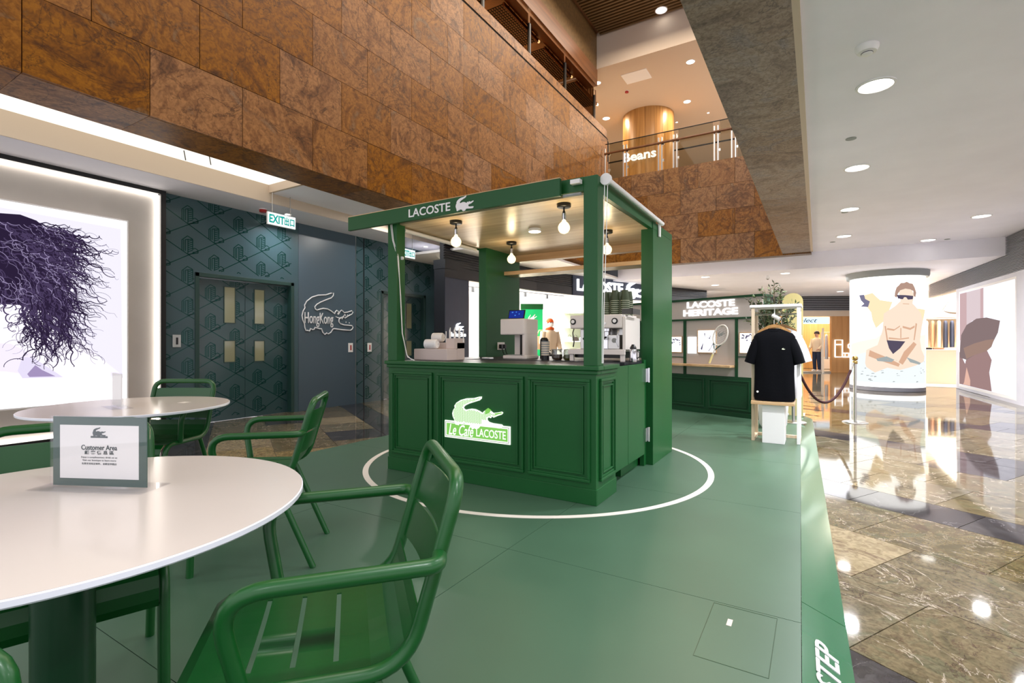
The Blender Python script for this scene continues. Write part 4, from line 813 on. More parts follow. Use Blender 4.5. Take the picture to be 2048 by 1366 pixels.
g = thing('ceiling_light', 'small round white disc light in the middle of the kiosk ceiling', 'lamp', (-2.30, 4.2, 2.25)); B().lathe([(.055, 0), (.06, -.005), (.06, -.03)], 28).build('housing', 'plastic_white', g, smooth=40); B().lathe([(.056, -.032), (.056, -.030)], 28).build('diffuser', 'lamp_disc', g)
# ---- things on the counter
cz = 1.0
g = thing('dispenser_box', 'pale stepped cardboard dispenser holding lids and cutlery on the counter', 'box', (-3.12, 3.78, cz)); 
for nm, a in (('lower_tier', (-.20, .20, -.13, .02, 0, .105)), ('upper_tier', (-.17, .20, .02, .14, 0, .165)), ('side_wall', (.10, .20, -.02, .14, .105, .205))): B().box(*a).build(nm, 'carton', g, bevel=.003)
def lid_stack(loc, n, rz, tilt, label, r=.045):
    for k in range(n):
        g = thing('coffee_cup_lid', label, 'lid', (0, 0, 0), 0, 'white cup lids in the dispenser')
        B().lathe([(r, 0), (r*1.02, .003), (r*.92, .008), (r*.85, .016), (r*.8, .016), (r*.78, .010), (.002, .010)], 20).build('lid_shell', 'plastic_white', g, smooth=40); B().box(-.006, .006, r*.5, r*.6, .010, .0108).build('sip_slot', 'plastic_black', g)
        g.matrix_world = Matrix.Translation(loc) @ Matrix.Rotation(rz, 4, 'Z') @ Matrix.Rotation(tilt, 4, 'Y') @ Matrix.Translation((0, 0, k*.011))
lid_stack(Vector((-3.25, 3.85, cz+.165+.05)), 10, .1, PI/2, 'white plastic cup lid in the row lying on the dispenser top'); lid_stack(Vector((-3.20, 3.68, cz+.105+.046)), 11, .15, PI/2, 'white plastic cup lid in the row lying on the lower dispenser tier')
for k in range(14): tag(B().box(-.004, .004, -.0015, .0015, 0, .11+.012*((k*5) % 4)).build('stirrer', 'paper_white', None, loc=(-3.10+.014*k, 3.86+.012*((k*3) % 4), cz+.165), rz=.1*k), 'thin white stirrer standing behind the lids in the dispenser', 'stirrer', 'stirrers in the dispenser')
g = thing('napkin_holder', 'small brown napkin holder at the left end of the counter', 'napkin holder', (-3.36, 3.80, cz)); B().box(-.055, .055, -.05, .05, 0, .008).build('base', 'carton', g); B().box(-.055, -.045, -.05, .05, 0, .10).build('side', 'carton', g); B().box(.045, .055, -.05, .05, 0, .10).build('side', 'carton', g)
for k in range(5): B().box(-.042+.018*k, -.028+.018*k, -.045, .045, .008, .09+.004*(k % 2)).build('napkin', 'card_brown', g)
# latte printer
g = thing('latte_printer', 'white boxy drink printer with a tilted tablet on top', 'machine', (-2.70, 4.57, .995))
B().box(-.12, .16, -.12, .16, 0, .035).build('base', 'machine_white', g, bevel=.008); B().box(-.06, .14, .02, .16, .035, .26).build('column', 'machine_white', g, bevel=.006); B().box(-.145, .145, -.13, .17, .25, .415).build('head', 'machine_white', g, bevel=.010); B().box(.115, .145, -.12, .16, .03, .26).build('side_wall', 'machine_white', g, bevel=.006)
B().box(.02, .05, .0, .025, .035, .25).build('lift_rail', 'plastic_black', g); B().box(-.09, .09, -.10, .02, .035, .042).build('drip_tray', 'shade_grey', g, bevel=.004)
tb = B().box(-.10, .10, -.006, .006, 0, .105).build('tablet', 'plastic_black', g, bevel=.004); tb.matrix_local = Matrix.Translation((-.03, .0, .415)) @ Matrix.Rotation(math.radians(-18), 4, 'X')
B().box(-.088, .088, -.0085, -.006, .012, .094).build('screen', 'tablet_blue', tb)
for q in ((-.06, .07, .02), (-.01, .072, .012), (-.02, .035, .016), (.03, .05, .01)): B().box(q[0], q[0]+q[2], -.0095, -.0085, q[1], q[1]+.012).build('screen_icon', 'tablet_cyan', tb)
# power socket and plugs
g = thing('power_socket', 'white wall socket with two dark plugs on the left pier', 'socket', (-3.249, 5.08, 1.12)); B().box(0, .012, -.075, .075, -.045, .045).build('plate', 'plastic_white', g, bevel=.003)
for y in (-.035, .035):
    p_ = B().box(.012, .05, y-.022, y+.022, -.03, .02).build('plug', 'plastic_black', g, bevel=.006); B().tube([(.04, y, -.02), (.06, y, -.08), (.07, y+.02, -.12)], .005, 6).build('cable', 'plastic_black', p_)
tag(B().prism([(-.06, -.02), (.05, -.035), (.075, .0), (.04, .03), (-.05, .035)], lambda u, v, k: Vector((u, v, k)), 0, .014).build('folded_cloth', 'white_cloth', None, loc=(-2.93, 4.33, .996), bevel=.004), 'small folded white cloth in front of the latte printer', 'cloth')
g = thing('paper_cup_stack', 'dark ribbed stack of paper cups on a black stand beside the printer', 'cups', (-2.27, 4.36, .995)); B().lathe([(.038, 0), (.038, .045)], 24).build('stand', 'plastic_black', g, smooth=40)
for k in range(12): B().lathe([(.040, .045+k*.0115), (.0415, .050+k*.0115), (.0395, .0555+k*.0115)], 24).build('cup_rim', ('tile_cream', 'shade_grey')[k % 2], g, smooth=40)
for k, (x, m, lb) in enumerate(((-2.15, 'brown_bean', 'small clear jar of brown coffee beans'), (-2.03, 'green_bean', 'small clear jar of green powder'))):
    g = thing('jar', lb+' on the kiosk counter', 'jar', (x, 4.38, .995)); B().lathe([(.025, .002), (.046, .015), (.05, .035), (.044, .055), (.002, .058)], 20).build('contents', m, g, smooth=60); B().lathe([(.04, 0), (.053, .02), (.053, .07), (.046, .10), (.044, .10), (.05, .07), (.05, .02)], 24, cap=False).build('glass', 'jar_glass', g, smooth=60); B().box(-.05, .05, -.04, .04, .10, .106).build('lid', 'shade_grey', g, bevel=.003)
# espresso machine
EM = thing('espresso_machine', 'white and steel two group espresso machine on the kiosk counter', 'coffee machine', (-1.72, 4.52, .995))
def eb(name, m, *a, parent=EM, bevel=.004): return B().box(*a).build(name, m, parent, bevel=bevel)
eb('body', 'machine_white', -.26, .22, .02, .22, .11, .30); eb('head', 'machine_white', -.27, .24, -.20, .22, .30, .425, bevel=.012); eb('tray_deck', 'steel', -.27, .27, -.22, .22, .09, .112); eb('front_rail', 'machine_white', -.275, .275, -.235, -.215, .062, .108); eb('back_plate', 'steel', -.25, .21, .0, .022, .11, .30)
eb('side_panel', 'machine_white', .24, .27, -.20, .22, .10, .40); eb('base_box', 'plastic_black', -.24, .24, -.16, .20, .03, .09)
for x in (-.265, .225):
    for y in (-.22, .18): eb('leg', 'machine_white', x, x+.04, y, y+.03, 0, .09)
for x in (-.235, .17):
    k_ = B().lathe([(.028, 0), (.028, .008), (.024, .010)], 20).build('steam_knob', 'plastic_black', EM, smooth=40); k_.matrix_local = Matrix.Translation((x, -.20, .365)) @ Matrix.Rotation(PI/2, 4, 'X'); f_ = B().lathe([(.017, .010), (.017, .013)], 16).build('knob_face', 'plastic_white', k_)
for q in range(4): B().lathe([(.010, 0), (.010, .004)], 12, cap=True).build('button', 'steel', EM).matrix_local = Matrix.Translation((-.005+.028*q, -.20, .345)) @ Matrix.Rotation(PI/2, 4, 'X')
for x in (-.10, .06):
    gh = B().lathe([(.034, .215), (.034, .27), (.045, .275), (.045, .30)], 20, (x, -.10, 0)).build('group_head', 'chrome', EM, smooth=40); B().tube([(x, -.12, .22), (x, -.27, .205)], .011, 8).build('portafilter_handle', 'plastic_black', gh, smooth=60); B().lathe([(.036, .195), (.036, .225)], 18, (x, -.10, 0)).build('portafilter', 'chrome', gh, smooth=40); B().tube([(x, -.10, .20), (x, -.11, .17)], .008, 8).build('spout', 'chrome', gh)
for x in (-.24, .20): B().tube([(x, -.17, .30), (x, -.20, .26), (x+(.02 if x < 0 else -.01), -.215, .18), (x+.01, -.21, .13)], .006, 8).build('steam_wand', 'plastic_black' if x < 0 else 'chrome', EM, smooth=60)
gz = eb('water_box', 'steel', .09, .20, -.16, -.02, .112, .24); d_ = B().lathe([(.022, 0), (.022, .006)], 20).build('pressure_dial', 'shade_grey', gz); d_.matrix_local = Matrix.Translation((.15, -.16, .19)) @ Matrix.Rotation(PI/2, 4, 'X'); eb('pitcher_plate', 'chrome', .02, .088, -.16, -.15, .112, .20)
g = thing('milk_jug', 'steel milk jug with black lid beside the espresso machine', 'jug', (-1.395, 4.36, .995)); B().lathe([(.032, 0), (.034, .01), (.034, .10), (.028, .112)], 20).build('jug_body', 'chrome', g, smooth=40); B().lathe([(.029, .112), (.029, .125), (.02, .14), (.012, .155)], 16).build('lid', 'plastic_black', g, smooth=40); B().tube([(.03, 0, .10), (.055, 0, .085), (.055, 0, .045), (.033, 0, .03)], .005, 8).build('handle', 'plastic_black', g, smooth=60)
def cup(loc, label):
    g = thing('paper_cup', label, 'cup', loc, 0, 'green paper cups stacked on the espresso machine'); 
    B().lathe([(.040, 0), (.041, .004), (.029, .098), (.027, .098), (.002, .096)], 16).build('cup_body', 'cup_green', g, smooth=40); B().lathe([(.0413, 0), (.0425, .0015), (.0412, .003)], 16).build('rim', 'cup_rim', g, smooth=40); return g
proto_cup = None; nst = 0
for si, (x, y, n, nm) in enumerate(((-1.675, 4.42, 7, 'front left'), (-1.587, 4.43, 8, 'front middle'), (-1.50, 4.45, 8, 'front right'), (-1.70, 4.56, 8, 'rear left'), (-1.605, 4.58, 8, 'rear middle'), (-1.515, 4.60, 8, 'rear right'))):
    for k in range(n):
        lb = 'upturned dark green paper cup in the %s stack on the espresso machine' % nm
        if proto_cup is None: proto_cup = cup((x, y, 1.42), lb); continue
        c = copy_tree(proto_cup); c.location = (x, y, 1.42+k*.018); c['label'] = lb
        if k == 0: c.location = (x, y, 1.42)
g = thing('cup_tray', 'dark folded metal guard at the corner of the cup stacks', 'tray', (-1.50, 4.38, 1.42)); B().box(.0, .10, -.02, -.016, 0, .05).build('front_guard', 'shade_dark', g); B().box(.096, .10, -.02, .2, 0, .05).build('side_guard', 'shade_dark', g)
g = thing('knock_bin', 'tall black canister beside the latte printer', 'canister', (-2.46, 4.70, .995)); B().lathe([(.045, 0), (.045, .20), (.04, .205)], 20).build('can', 'plastic_black', g, smooth=40); B().lathe([(.04, .205), (.03, .22)], 16).build('cap', 'plastic_black', g)
# ================================================================ CHAIRS AND TABLES
def make_chair():
    c = thing('armchair', 'x', 'chair', (0, 0, 0), 0, 'green metal armchairs around the round tables'); M_ = 'chair_green'; hw = .232; RT = .0172
    side = lambda s: [(.29, s*.232, 0), (.275, s*hw, .475), (-.172, s*hw, .462), (-.291, s*hw, .866)]
    L = side(1); Rr = side(-1)[::-1]
    path = rounded(L+Rr, [.085, .13, .075, .075, .13, .085], 7); B().tube(path, RT, 12).build('main_frame', M_, c, smooth=50)
    for s in (1, -1):
        B().tube([(-.10, s*hw, .455), (-.125, s*.232, .40), (-.292, s*.236, 0)], .0155, 12).build('rear_leg', M_, c, smooth=50)
        B().tube(rounded([(-.243, s*(hw+.004), .705), (-.232, s*.292, .706), (.19, s*.29, .705), (.145, s*.25, .475)], [.045, .085], 7), RT, 12).build('armrest', M_, c, smooth=50)
        B().lathe([(.016, 0), (.016, .006)], 12, (.29, s*.232, 0)).build('foot_cap', 'plastic_black', c)
    prof = [(.272, .318), (.288, .345), (.292, .38), (.280, .412), (.252, .432), (.2, .437), (.148, .434), (.136, .433), (.06, .429), (.048, .428), (-.03, .425), (-.042, .425), (-.11, .426), (-.155, .436), (-.185, .462), (-.204, .5), (-.214, .535)]
    slots = {6, 8, 10}; ycol = [-.218, -.16, .16, .218]; th = .004; b = B()
    P = [Vector((x+.012, 0, z+.042)) for x, z in prof]; N = []
    for i in range(len(P)):
        t = (P[min(i+1, len(P)-1)]-P[max(i-1, 0)]).normalized(); N.append(Vector((-t.z, 0, t.x))*-1)
    def sag(i, y): return -.012*(1-(y/.225)**2) if 4 < i < 14 else 0
    for i in range(len(P)-1):
        for k in range(3):
            if i in slots and k == 1: continue
            ya, yb = ycol[k], ycol[k+1]; sub = 6 if k == 1 else 1
            for q in range(sub):
                y0 = ya+(yb-ya)*q/sub; y1 = ya+(yb-ya)*(q+1)/sub; qs = []
                for (ii, yy) in ((i, y0), (i+1, y0), (i+1, y1), (i, y1)): qs.append(P[ii]+Vector((0, yy, sag(ii, yy))))
                nn = [N[i], N[i+1], N[i+1], N[i]]
                b.add(qs+[qs[m]+nn[m]*th for m in range(4)], [(0, 1, 2, 3), (7, 6, 5, 4), (0, 4, 5, 1), (1, 5, 6, 2), (2, 6, 7, 3), (3, 7, 4, 0)])
    me_o = b.build('seat', M_, c)
    bm = bmesh.new(); bm.from_mesh(me_o.data); bmesh.ops.remove_doubles(bm, verts=bm.verts, dist=1e-5)
    dele = [f for f in bm.faces if all(len(e.link_faces) > 2 for e in f.edges) and False]
    cnt = {}
    for f in bm.faces: cnt.setdefault(tuple(sorted(v.index for v in f.verts)), []).append(f)
    bmesh.ops.delete(bm, geom=[f for fs in cnt.values() if len(fs) > 1 for f in fs], context='FACES_ONLY'); bmesh.ops.recalc_face_normals(bm, faces=bm.faces)
    bm.to_mesh(me_o.data); bm.free()
    for p in me_o.data.polygons: p.use_smooth = True
    me_o.data.set_sharp_from_angle(angle=math.radians(50))
    for z0, z1 in ((.702, .812), (.588, .692)):
        rings = []
        for q in range(11):
            y = -hw+.008+(2*hw-.016)*q/10; bow = -.028*(1-(y/hw)**2); xs = lambda z: -.172-(z-.462)*.2946+bow
            rings.append([(xs(z0)+.002, y, z0), (xs(z0)-.002, y, z0), (xs(z1)-.002, y, z1), (xs(z1)+.002, y, z1)])
        B().loft(rings).build('back_slat', M_, c, smooth=40)
    return c
chairs = [
    ((-1.055, .841), 229, 'green metal armchair nearest the camera, its seat slots in full view'),
    ((-2.623, 1.674), 223, 'green metal armchair between the tables, seen from its side with back to the kiosk'),
    ((-4.09, 1.79), 301, 'green metal armchair facing the camera behind the farther table'),
    ((-2.09, .65), -19, 'green metal armchair pushed under the near table, its front seat edge showing'),
    ((-1.044, -.079), 31, 'green metal armchair at the lower left corner, only its arm bend visible'),
]
proto = make_chair()
for k, ((x, y), a, lb) in enumerate(chairs):
    c = proto if k == 0 else copy_tree(proto)
    c.location = (x, y, 0); c.rotation_euler.z = math.radians(a); c['label'] = lb
def table(x, y, r, h, lb):
    t = thing('round_table', lb, 'table', (x, y, 0), 0, 'round white cafe tables')
    B().lathe([(.28, 0), (.28, .008), (.27, .012), (.07, .014)], 48).build('base_plate', 'pedestal_green', t, smooth=30); B().lathe([(.066, .012), (.066, h-.022)], 32).build('pedestal', 'pedestal_green', t, smooth=40); B().lathe([(.2, h-.026), (.2, h-.018)], 24).build('top_plate', 'pedestal_green', t)
    tp = B().lathe([(r-.004, h-.018), (r, h-.014), (r, h-.003), (r-.003, h-.0005)], 96).build('rim', 'table_edge', t, smooth=40); tag(B().lathe([(.0005, h-.0004), (r-.003, h-.0004), (r-.003, h), (.0005, h)], 96, cap=False).build('table_top', 'table_white', t, smooth=30), 'glossy white round top')
    return t
table(-1.68, .512, .577, .75, 'round white cafe table nearest the camera'); table(-3.90, 1.549, .565, .75, 'round white cafe table farther back near the poster')
def sign_holder(x, y, rz, h, lb, blank=False, w_=.152, hh=.115):
    s = thing('acrylic_sign', lb, 'table sign', (x, y, h), rz)
    B().box(-w_, w_, -.055, .055, .0005, .0035).build('foot', 'acrylic', s, bevel=.001)
    B().box(-w_*.86, w_*.86, -.0075, -.0045, .0035, hh*2).build('front_sheet', 'acrylic', s); B().box(-w_*.86, w_*.86, .0045, .0075, .0035, hh*2).build('back_sheet', 'acrylic', s)
    if blank:
        B().box(-w_*.8, w_*.8, -.001, .001, .01, hh*1.96).build('card', 'paper_white', s); return s
    cd = B().box(-w_*.84, w_*.84, -.0012, .0012, .004, hh*1.97).build('card', 'ink_green', s); B().box(-w_*.71, w_*.70, -.0022, -.0012, .026, hh*1.74).build('card_panel', 'paper_white', cd)
    Y_ = -.0026; ux = (1, 0, 0)
    croc('card_crocodile', 'ink_dark', (0, Y_+.0002, hh*1.55), ux, V_Z, .042, cd, 0, .0004); B().box(-.027, .027, Y_-.0002, Y_+.0004, hh*1.39, hh*1.44).build('card_logo_box', 'ink_dark', cd)
    for z, body, ww, h2 in ((1.12, 'Customer Area', .115, .015), (.98, '顧 客 休 息 區', .094, .012), (.84, 'Enjoy a complimentary drink on us', .115, .0066), (.755, 'Visit our boutique to learn more', .108, .0066), (.665, '免費享用指定飲料，並歡迎參觀店', .112, .0062)):
        text('card_lettering', body, .02, 'ink_dark', (0, Y_, hh*z), ux, V_Z, cd, extrude=.0002, width=ww, height=h2, bold=.0004 if z > .9 else 0)
    return s
sign_holder(-1.80, .632, math.radians(25.6), .75, 'clear acrylic sign with green bordered card on the near table', False, .179, .105)
sign_holder(-3.87, 1.45, math.radians(-8), .75, 'clear acrylic sign seen edge on, on the farther table', True, .14, .112)
tag(B().box(-.03, .03, -.03, .03, 0, .001).build('table_sticker', 'white_line', None, loc=(-3.78, 1.81, .7505), rz=.3), 'small square sticker on the farther table top', 'sticker')
# ================================================================ HERITAGE DISPLAY WALL
HD = Vector((.92927, -.36941, 0)); HN = Vector((-.36941, -.92927, 0)); H0 = Vector((-2.204, 8.941, 0))
HW = thing('display_wall', 'green framed brand history display wall with lit title and shelf', 'display wall', H0)
fnH = lambda u, v, k: HD*u+HN*k+Vector((0, 0, v))
def hp_(name, m, u0, u1, v0, v1, k0, k1, parent=HW, bevel=0): return B().prism([(u0, v0), (u1, v0), (u1, v1), (u0, v1)], fnH, k0, k1).build(name, m, parent, bevel=bevel)
hp_('core', 'green_cabinet', -1.3, 1.62, 0, 1.86, -.25, -.02); hp_('top_rail', 'green_cabinet', -1.32, 1.64, 1.85, 1.885, -.27, .02); hp_('header_panel', 'panel_grey', -1.3, 1.62, 1.55, 1.85, -.02, 0); hp_('middle_rail', 'green_cabinet', -1.3, 1.62, 1.522, 1.55, -.02, .02); hp_('lower_rail', 'green_cabinet', -1.3, 1.62, .60, .622, -.02, .02)
ms = [(-1.3, -.66), (-.62, .28), (.325, 1.197), (1.237, 1.62)]
for k, (u0, u1) in enumerate(ms): hp_('back_panel', 'panel_grey', u0, u1, .622, 1.522, -.02, -.004)
for u0, u1 in ((-.66, -.62), (.28, .325), (1.197, 1.237), (-1.3, -1.27)): hp_('mullion', 'green_cabinet', u0, u1, .622, 1.522, -.02, .02)
for u0, u1, v in ((-.62, .28, .90), (1.237, 1.62, .93)): hp_('thin_rail', 'green_cabinet', u0, u1, v, v+.012, -.004, .012)
tag(hp_('shelf', 'ply', -.62, 1.19, .765, .80, -.004, .16, bevel=.003), 'pale wooden shelf')
hp_('base_cabinet', 'green_cabinet', -1.3, 1.62, 0, .60, -.02, .03); hp_('skirting', 'green_cabinet', -1.3, 1.62, 0, .07, .03, .04)
for u0, u1 in ((-1.25, -.75), (-.68, -.02), (.03, .69), (.765, 1.45)):
    o = frame_rect(B(), fnH, u0, u1, .10, .57, .022, .03, .048).build('panel_moulding', 'green_cabinet', HW, bevel=.004); frame_rect(B(), fnH, u0+.05, u1-.05, .15, .52, .014, .03, .040).build('inner_bead', 'green_cabinet', o)
text('title_lettering', 'LACOSTE', .13, 'sign_white', fnH(.765, 1.782, .006), HD, V_Z, HW, extrude=.012, bold=.003, width=.84, height=.105); text('title_lettering', 'HERITAGE', .13, 'sign_white', fnH(.758, 1.650, .010), HD, V_Z, HW, extrude=.012, bold=.003, width=.96, height=.108)
emis('scr_line', (120, 112, 140), .6)
for u0, u1, v0, v1, fr_ in ((-.10, .241, .992, 1.25, 1), (.357, .515, .972, 1.248, 0), (.555, .869, .995, 1.354, 1), (1.275, 1.60, 1.0, 1.30, 1)):
    s = tag(hp_('picture_panel', 'small_screen', u0, u1, v0, v1, -.004, .012), 'small backlit picture panel')
    if fr_: frame_rect(B(), fnH, u0-.012, u1+.012, v0-.012, v1+.012, .012, -.004, .018).build('panel_frame', 'ply', s)
    if u0 == .555:
        for q in ([(.60, 1.05), (.655, 1.17), (.63, 1.03)], [(.74, 1.02), (.83, 1.13), (.84, 1.30), (.825, 1.15), (.75, 1.01)], [(.665, 1.30), (.69, 1.22), (.68, 1.32)], [(.71, 1.24), (.77, 1.21), (.79, 1.31), (.76, 1.23)]): B().prism(q, fnH, .012, .0135).build('sketch_stroke', 'scr_line', s)
    elif fr_:
        rr = random.Random(int(u0*100))
        for q in range(22):
            a, z = rr.uniform(u0+.01, u1-.05), v1-.012-abs(rr.gauss(0, .06))
            if z > v0+.03: B().prism([(a, z), (a+.03, z+.004), (a+.034, z-.012), (a+.01, z-.018)], fnH, .012, .0135).build('picture_print', 'scr_line', s)
# tennis racket leaning on the shelf
RK = thing('tennis_racket', 'cream and green tennis racket leaning on the display wall shelf', 'racket', H0)
ca, ra, rb_ = Vector((.985, 1.27)), .115, .165; tl = math.radians(-20)
def rkp(u, v, k):
    c_, s_ = math.cos(tl), math.sin(tl); return fnH(ca.x+u*c_-v*s_, ca.y+u*s_+v*c_, k+.10-.12*((ca.y+u*s_+v*c_)-.8)*.9+.02)
pr = [rkp(ra*math.cos(2*PI*k/40), rb_*math.sin(2*PI*k/40), 0) for k in range(40)]; B().tube(pr, .012, 8, closed=True).build('head_frame', 'white_line', RK, smooth=60)
for k in range(9):
    u = -.092+.023*k; h_ = rb_*math.sqrt(max(0, 1-(u/ra)**2)); B().tube([rkp(u, -h_, 0), rkp(u, h_, 0)], .0012, 4).build('string', 'paper_white', RK)
for k in range(12):
    v = -.143+.026*k; w_ = ra*math.sqrt(max(0, 1-(v/rb_)**2)); B().tube([rkp(-w_, v, 0), rkp(w_, v, 0)], .0012, 4).build('string', 'paper_white', RK)
B().tube([rkp(-.07, -.135, 0), rkp(-.012, -.235, 0)], .009, 8).build('throat', 'ink_green', RK); B().tube([rkp(.07, -.135, 0), rkp(.012, -.235, 0)], .009, 8).build('throat', 'ink_green', RK); B().tube([rkp(0, -.225, 0), rkp(0, -.33, 0)], .013, 8).build('shaft', 'white_line', RK); B().tube([rkp(0, -.32, 0), rkp(0, -.475, 0)], .016, 8).build('grip', 'pale_yellow', RK)
croc('racket_emblem', 'shade_grey', rkp(0, .03, .004), (HD*math.cos(.5)+Vector((0, 0, math.sin(.5)))), (-HD*math.sin(.5)+Vector((0, 0, math.cos(.5)))), .12, RK, 0, .002)
# ================================================================ T-SHIRT STAND
ST = thing('garment_stand', 'white and wood display frame holding the black t-shirt', 'stand', (-.42, 6.6, 0))
for x in (-.235, .235):
    for y in (0, .40): B().box(x-.017, x+.017, y-.017, y+.017, 0, 1.575).build('post', 'white_paint' if x > 0 else 'stand_wood', ST, bevel=.002)
    B().box(x-.017, x+.017, .017, .383, 0, .035).build('base_rail', 'stand_wood', ST); B().box(x-.017, x+.017, .017, .383, 1.54, 1.575).build('side_rail', 'white_paint', ST)
B().box(-.218, .218, .383, .417, 0, .035).build('base_rail', 'stand_wood', ST); B().box(-.27, .265, -.03, .43, 1.575, 1.605).build('top_board', 'white_paint', ST, bevel=.003); B().tube([(-.235, .2, 1.50), (.235, .2, 1.50)], .010, 8).build('hanging_bar', 'steel', ST)
tag(B().box(-.245, .20, -.14, .30, .445, .482).build('bench_board', 'ply', ST, bevel=.003), 'pale wooden bench board')
wb = tag(B().box(-.13, .10, -.10, .22, 0, .444).build('white_plinth', 'white_paint', None, loc=(-.42, 6.6, 0), bevel=.003), 'plain white box plinth under the wooden bench of the shirt stand', 'plinth')
sp_ = thing('spotlight', 'small white spotlight under the top board of the shirt stand', 'lamp', (-.43, 6.62, 1.575)); B().tube([(0, 0, 0), (0, 0, -.10)], .006, 8).build('stem', 'plastic_white', sp_); B().tube([(-.02, .0, -.095), (.055, -.03, -.145)], .024, 14).build('head', 'plastic_white', sp_, smooth=40)
def tshirt(name, m, loc, label, sc=1.0, emblem=False):
    t = thing(name, label, 't-shirt', loc); b = B(); n = 28
    prof = [(0, .205, .07), (.04, .215, .075), (.15, .21, .075), (.3, .205, .075), (.45, .205, .078), (.58, .212, .08), (.68, .218, .078), (.74, .215, .07), (.775, .19, .055), (.80, .14, .042), (.825, .085, .035)]
    rings = []
    for q, (z, w_, d_) in enumerate(prof):
        rings.append([(w_*math.copysign(abs(math.cos(2*PI*k/n))**.75, math.cos(2*PI*k/n)), d_*math.copysign(abs(math.sin(2*PI*k/n))**.8, math.sin(2*PI*k/n))*(1+.08*math.sin(7*2*PI*k/n+q*.7)), z) for k in range(n)])
    b.loft(rings, cap=False)
    for s in (1, -1):
        sl = []
        for (x, z, a_, b_) in ((.13, .735, .060, .045), (.165, .69, .066, .055), (.198, .61, .066, .062), (.228, .53, .064, .064), (.25, .455, .062, .064), (.258, .43, .062, .064)):
            dirv = Vector((.92, 0, .40)).normalized(); sl.append([Vector((s*(x+dirv.x*a_*math.cos(2*PI*k/16)), b_*math.sin(2*PI*k/16), z+dirv.z*a_*math.cos(2*PI*k/16)*.75)) for k in range(16)])
        b.loft(sl, cap=False)
    b.build('shirt', m, t, smooth=60)
    B().tube([(.088*math.cos(2*PI*k/24), .037*math.sin(2*PI*k/24)-.0, .826-.022*(1-math.sin(2*PI*k/24))*.5) for k in range(24)], .009, 8, closed=True).build('collar', m, t, smooth=60)
    if emblem:
        croc('chest_emblem', 'cup_rim', (.10, -.082, .60), (1, 0, 0), V_Z, .032, t, 0, .003); B().lathe([(.012, 0), (.012, .004)], 14).build('hem_badge', 'paper_white', t).matrix_local = Matrix.Translation((-.168, -.062, .10)) @ Matrix.Rotation(PI/2, 4, 'X')
        B().box(-.02, .02, .01, .014, .775, .795).build('neck_label', 'paper_white', t)
    return t
tshirt('t_shirt', 'black_cloth', (-.43, 6.56, .49), 'black crew neck t-shirt with a tiny chest emblem on a hanger', emblem=True); tshirt('t_shirt', 'white_cloth', (-.37, 6.86, .50), 'white t-shirt hanging behind the black one')
def hanger(loc, lb):
    h_ = thing('coat_hanger', lb, 'hanger', loc); B().loft([[(x, -.012, z-.018*1), (x, .012, z-.018), (x, .010, z+.018), (x, -.010, z+.018)] for x, z in ((-.17, -.055), (-.11, -.02), (-.05, .012), (0, .022), (.05, .012), (.11, -.02), (.17, -.055))]).build('shoulder_bar', 'oak', h_, smooth=40); B().tube([(0, 0, .03), (0, 0, .09), (.015, 0, .115), (.035, 0, .115), (.045, 0, .10)], .003, 6).build('hook', 'steel', h_)
hanger((-.43, 6.56, 1.335), 'pale wooden coat hanger inside the black t-shirt'); hanger((-.37, 6.86, 1.345), 'pale wooden coat hanger inside the white t-shirt')
# olive tree behind the stand
OT = thing('olive_tree', 'leafy potted olive tree behind the shirt stand', 'tree', (-.52, 7.72, 0)); rr = random.Random(11)
B().lathe([(.14, 0), (.17, .05), (.19, .36), (.175, .37), (.17, .33), (.002, .33)], 28).build('pot', 'white_paint', OT, smooth=40); B().tube([(0, 0, .3), (.02, .01, .7), (-.01, .02, 1.1), (.0, .0, 1.35)], [.028, .024, .02, .014], 10).build('trunk', 'bark', OT, smooth=60)
lf = {0: B(), 1: B()}
for k in range(58):
    z0 = 1.05+.4*rr.random(); a = rr.uniform(0, 2*PI); L = rr.uniform(.3, .60); rad = rr.uniform(.12, .30); pts = []
    for q in range(6):
        s = q/5; pts.append(Vector((rad*s*math.cos(a)*(1.15), rad*s*math.sin(a), z0+L*s*(1.05 if rad < .2 else .75))))
    B().tube(pts, [.006*(1-.7*q/5)+.001 for q in range(6)], 5).build('branch', 'bark', OT)
    for q in range(26):
        s = rr.uniform(.3, 1.02); i = min(int(s*5), 4); f_ = s*5-i; p = pts[i].lerp(pts[i+1], min(f_, 1)); dv = Vector((rr.gauss(0, 1), rr.gauss(0, 1), rr.gauss(.4, .8))).normalized(); l_ = rr.uniform(.045, .075); wv = dv.cross(Vector((rr.gauss(0, 1), rr.gauss(0, 1), rr.gauss(0, 1)))).normalized()*.010
        nn = dv.cross(wv).normalized()*.002; lf[rr.random() < .6].add([p, p+dv*l_*.5+wv+nn, p+dv*l_, p+dv*l_*.5-wv+nn], [(0, 1, 2), (0, 2, 3)])
tag(lf[0].build('foliage', 'leaf', OT), kind='stuff'); tag(lf[1].build('foliage', 'leaf_dark', OT), kind='stuff')
yb = thing('arched_board', 'pale yellow round topped board behind the olive tree', 'board', (-.34, 9.16, 0)); arch = [(-.16, 0), (.16, 0), (.16, 1.80)]+[(.16*math.cos(PI*k/14), 1.80+.14*math.sin(PI*k/14)) for k in range(1, 14)]+[(-.16, 1.80)]
B().prism(arch, lambda u, v, k: Vector((u*.92, -u*.37-k, v)), 0, .04).build('panel', 'pale_yellow', yb); B().box(-.17, .17, -.02, .12, 0, .03).build('foot', 'white_paint', yb)
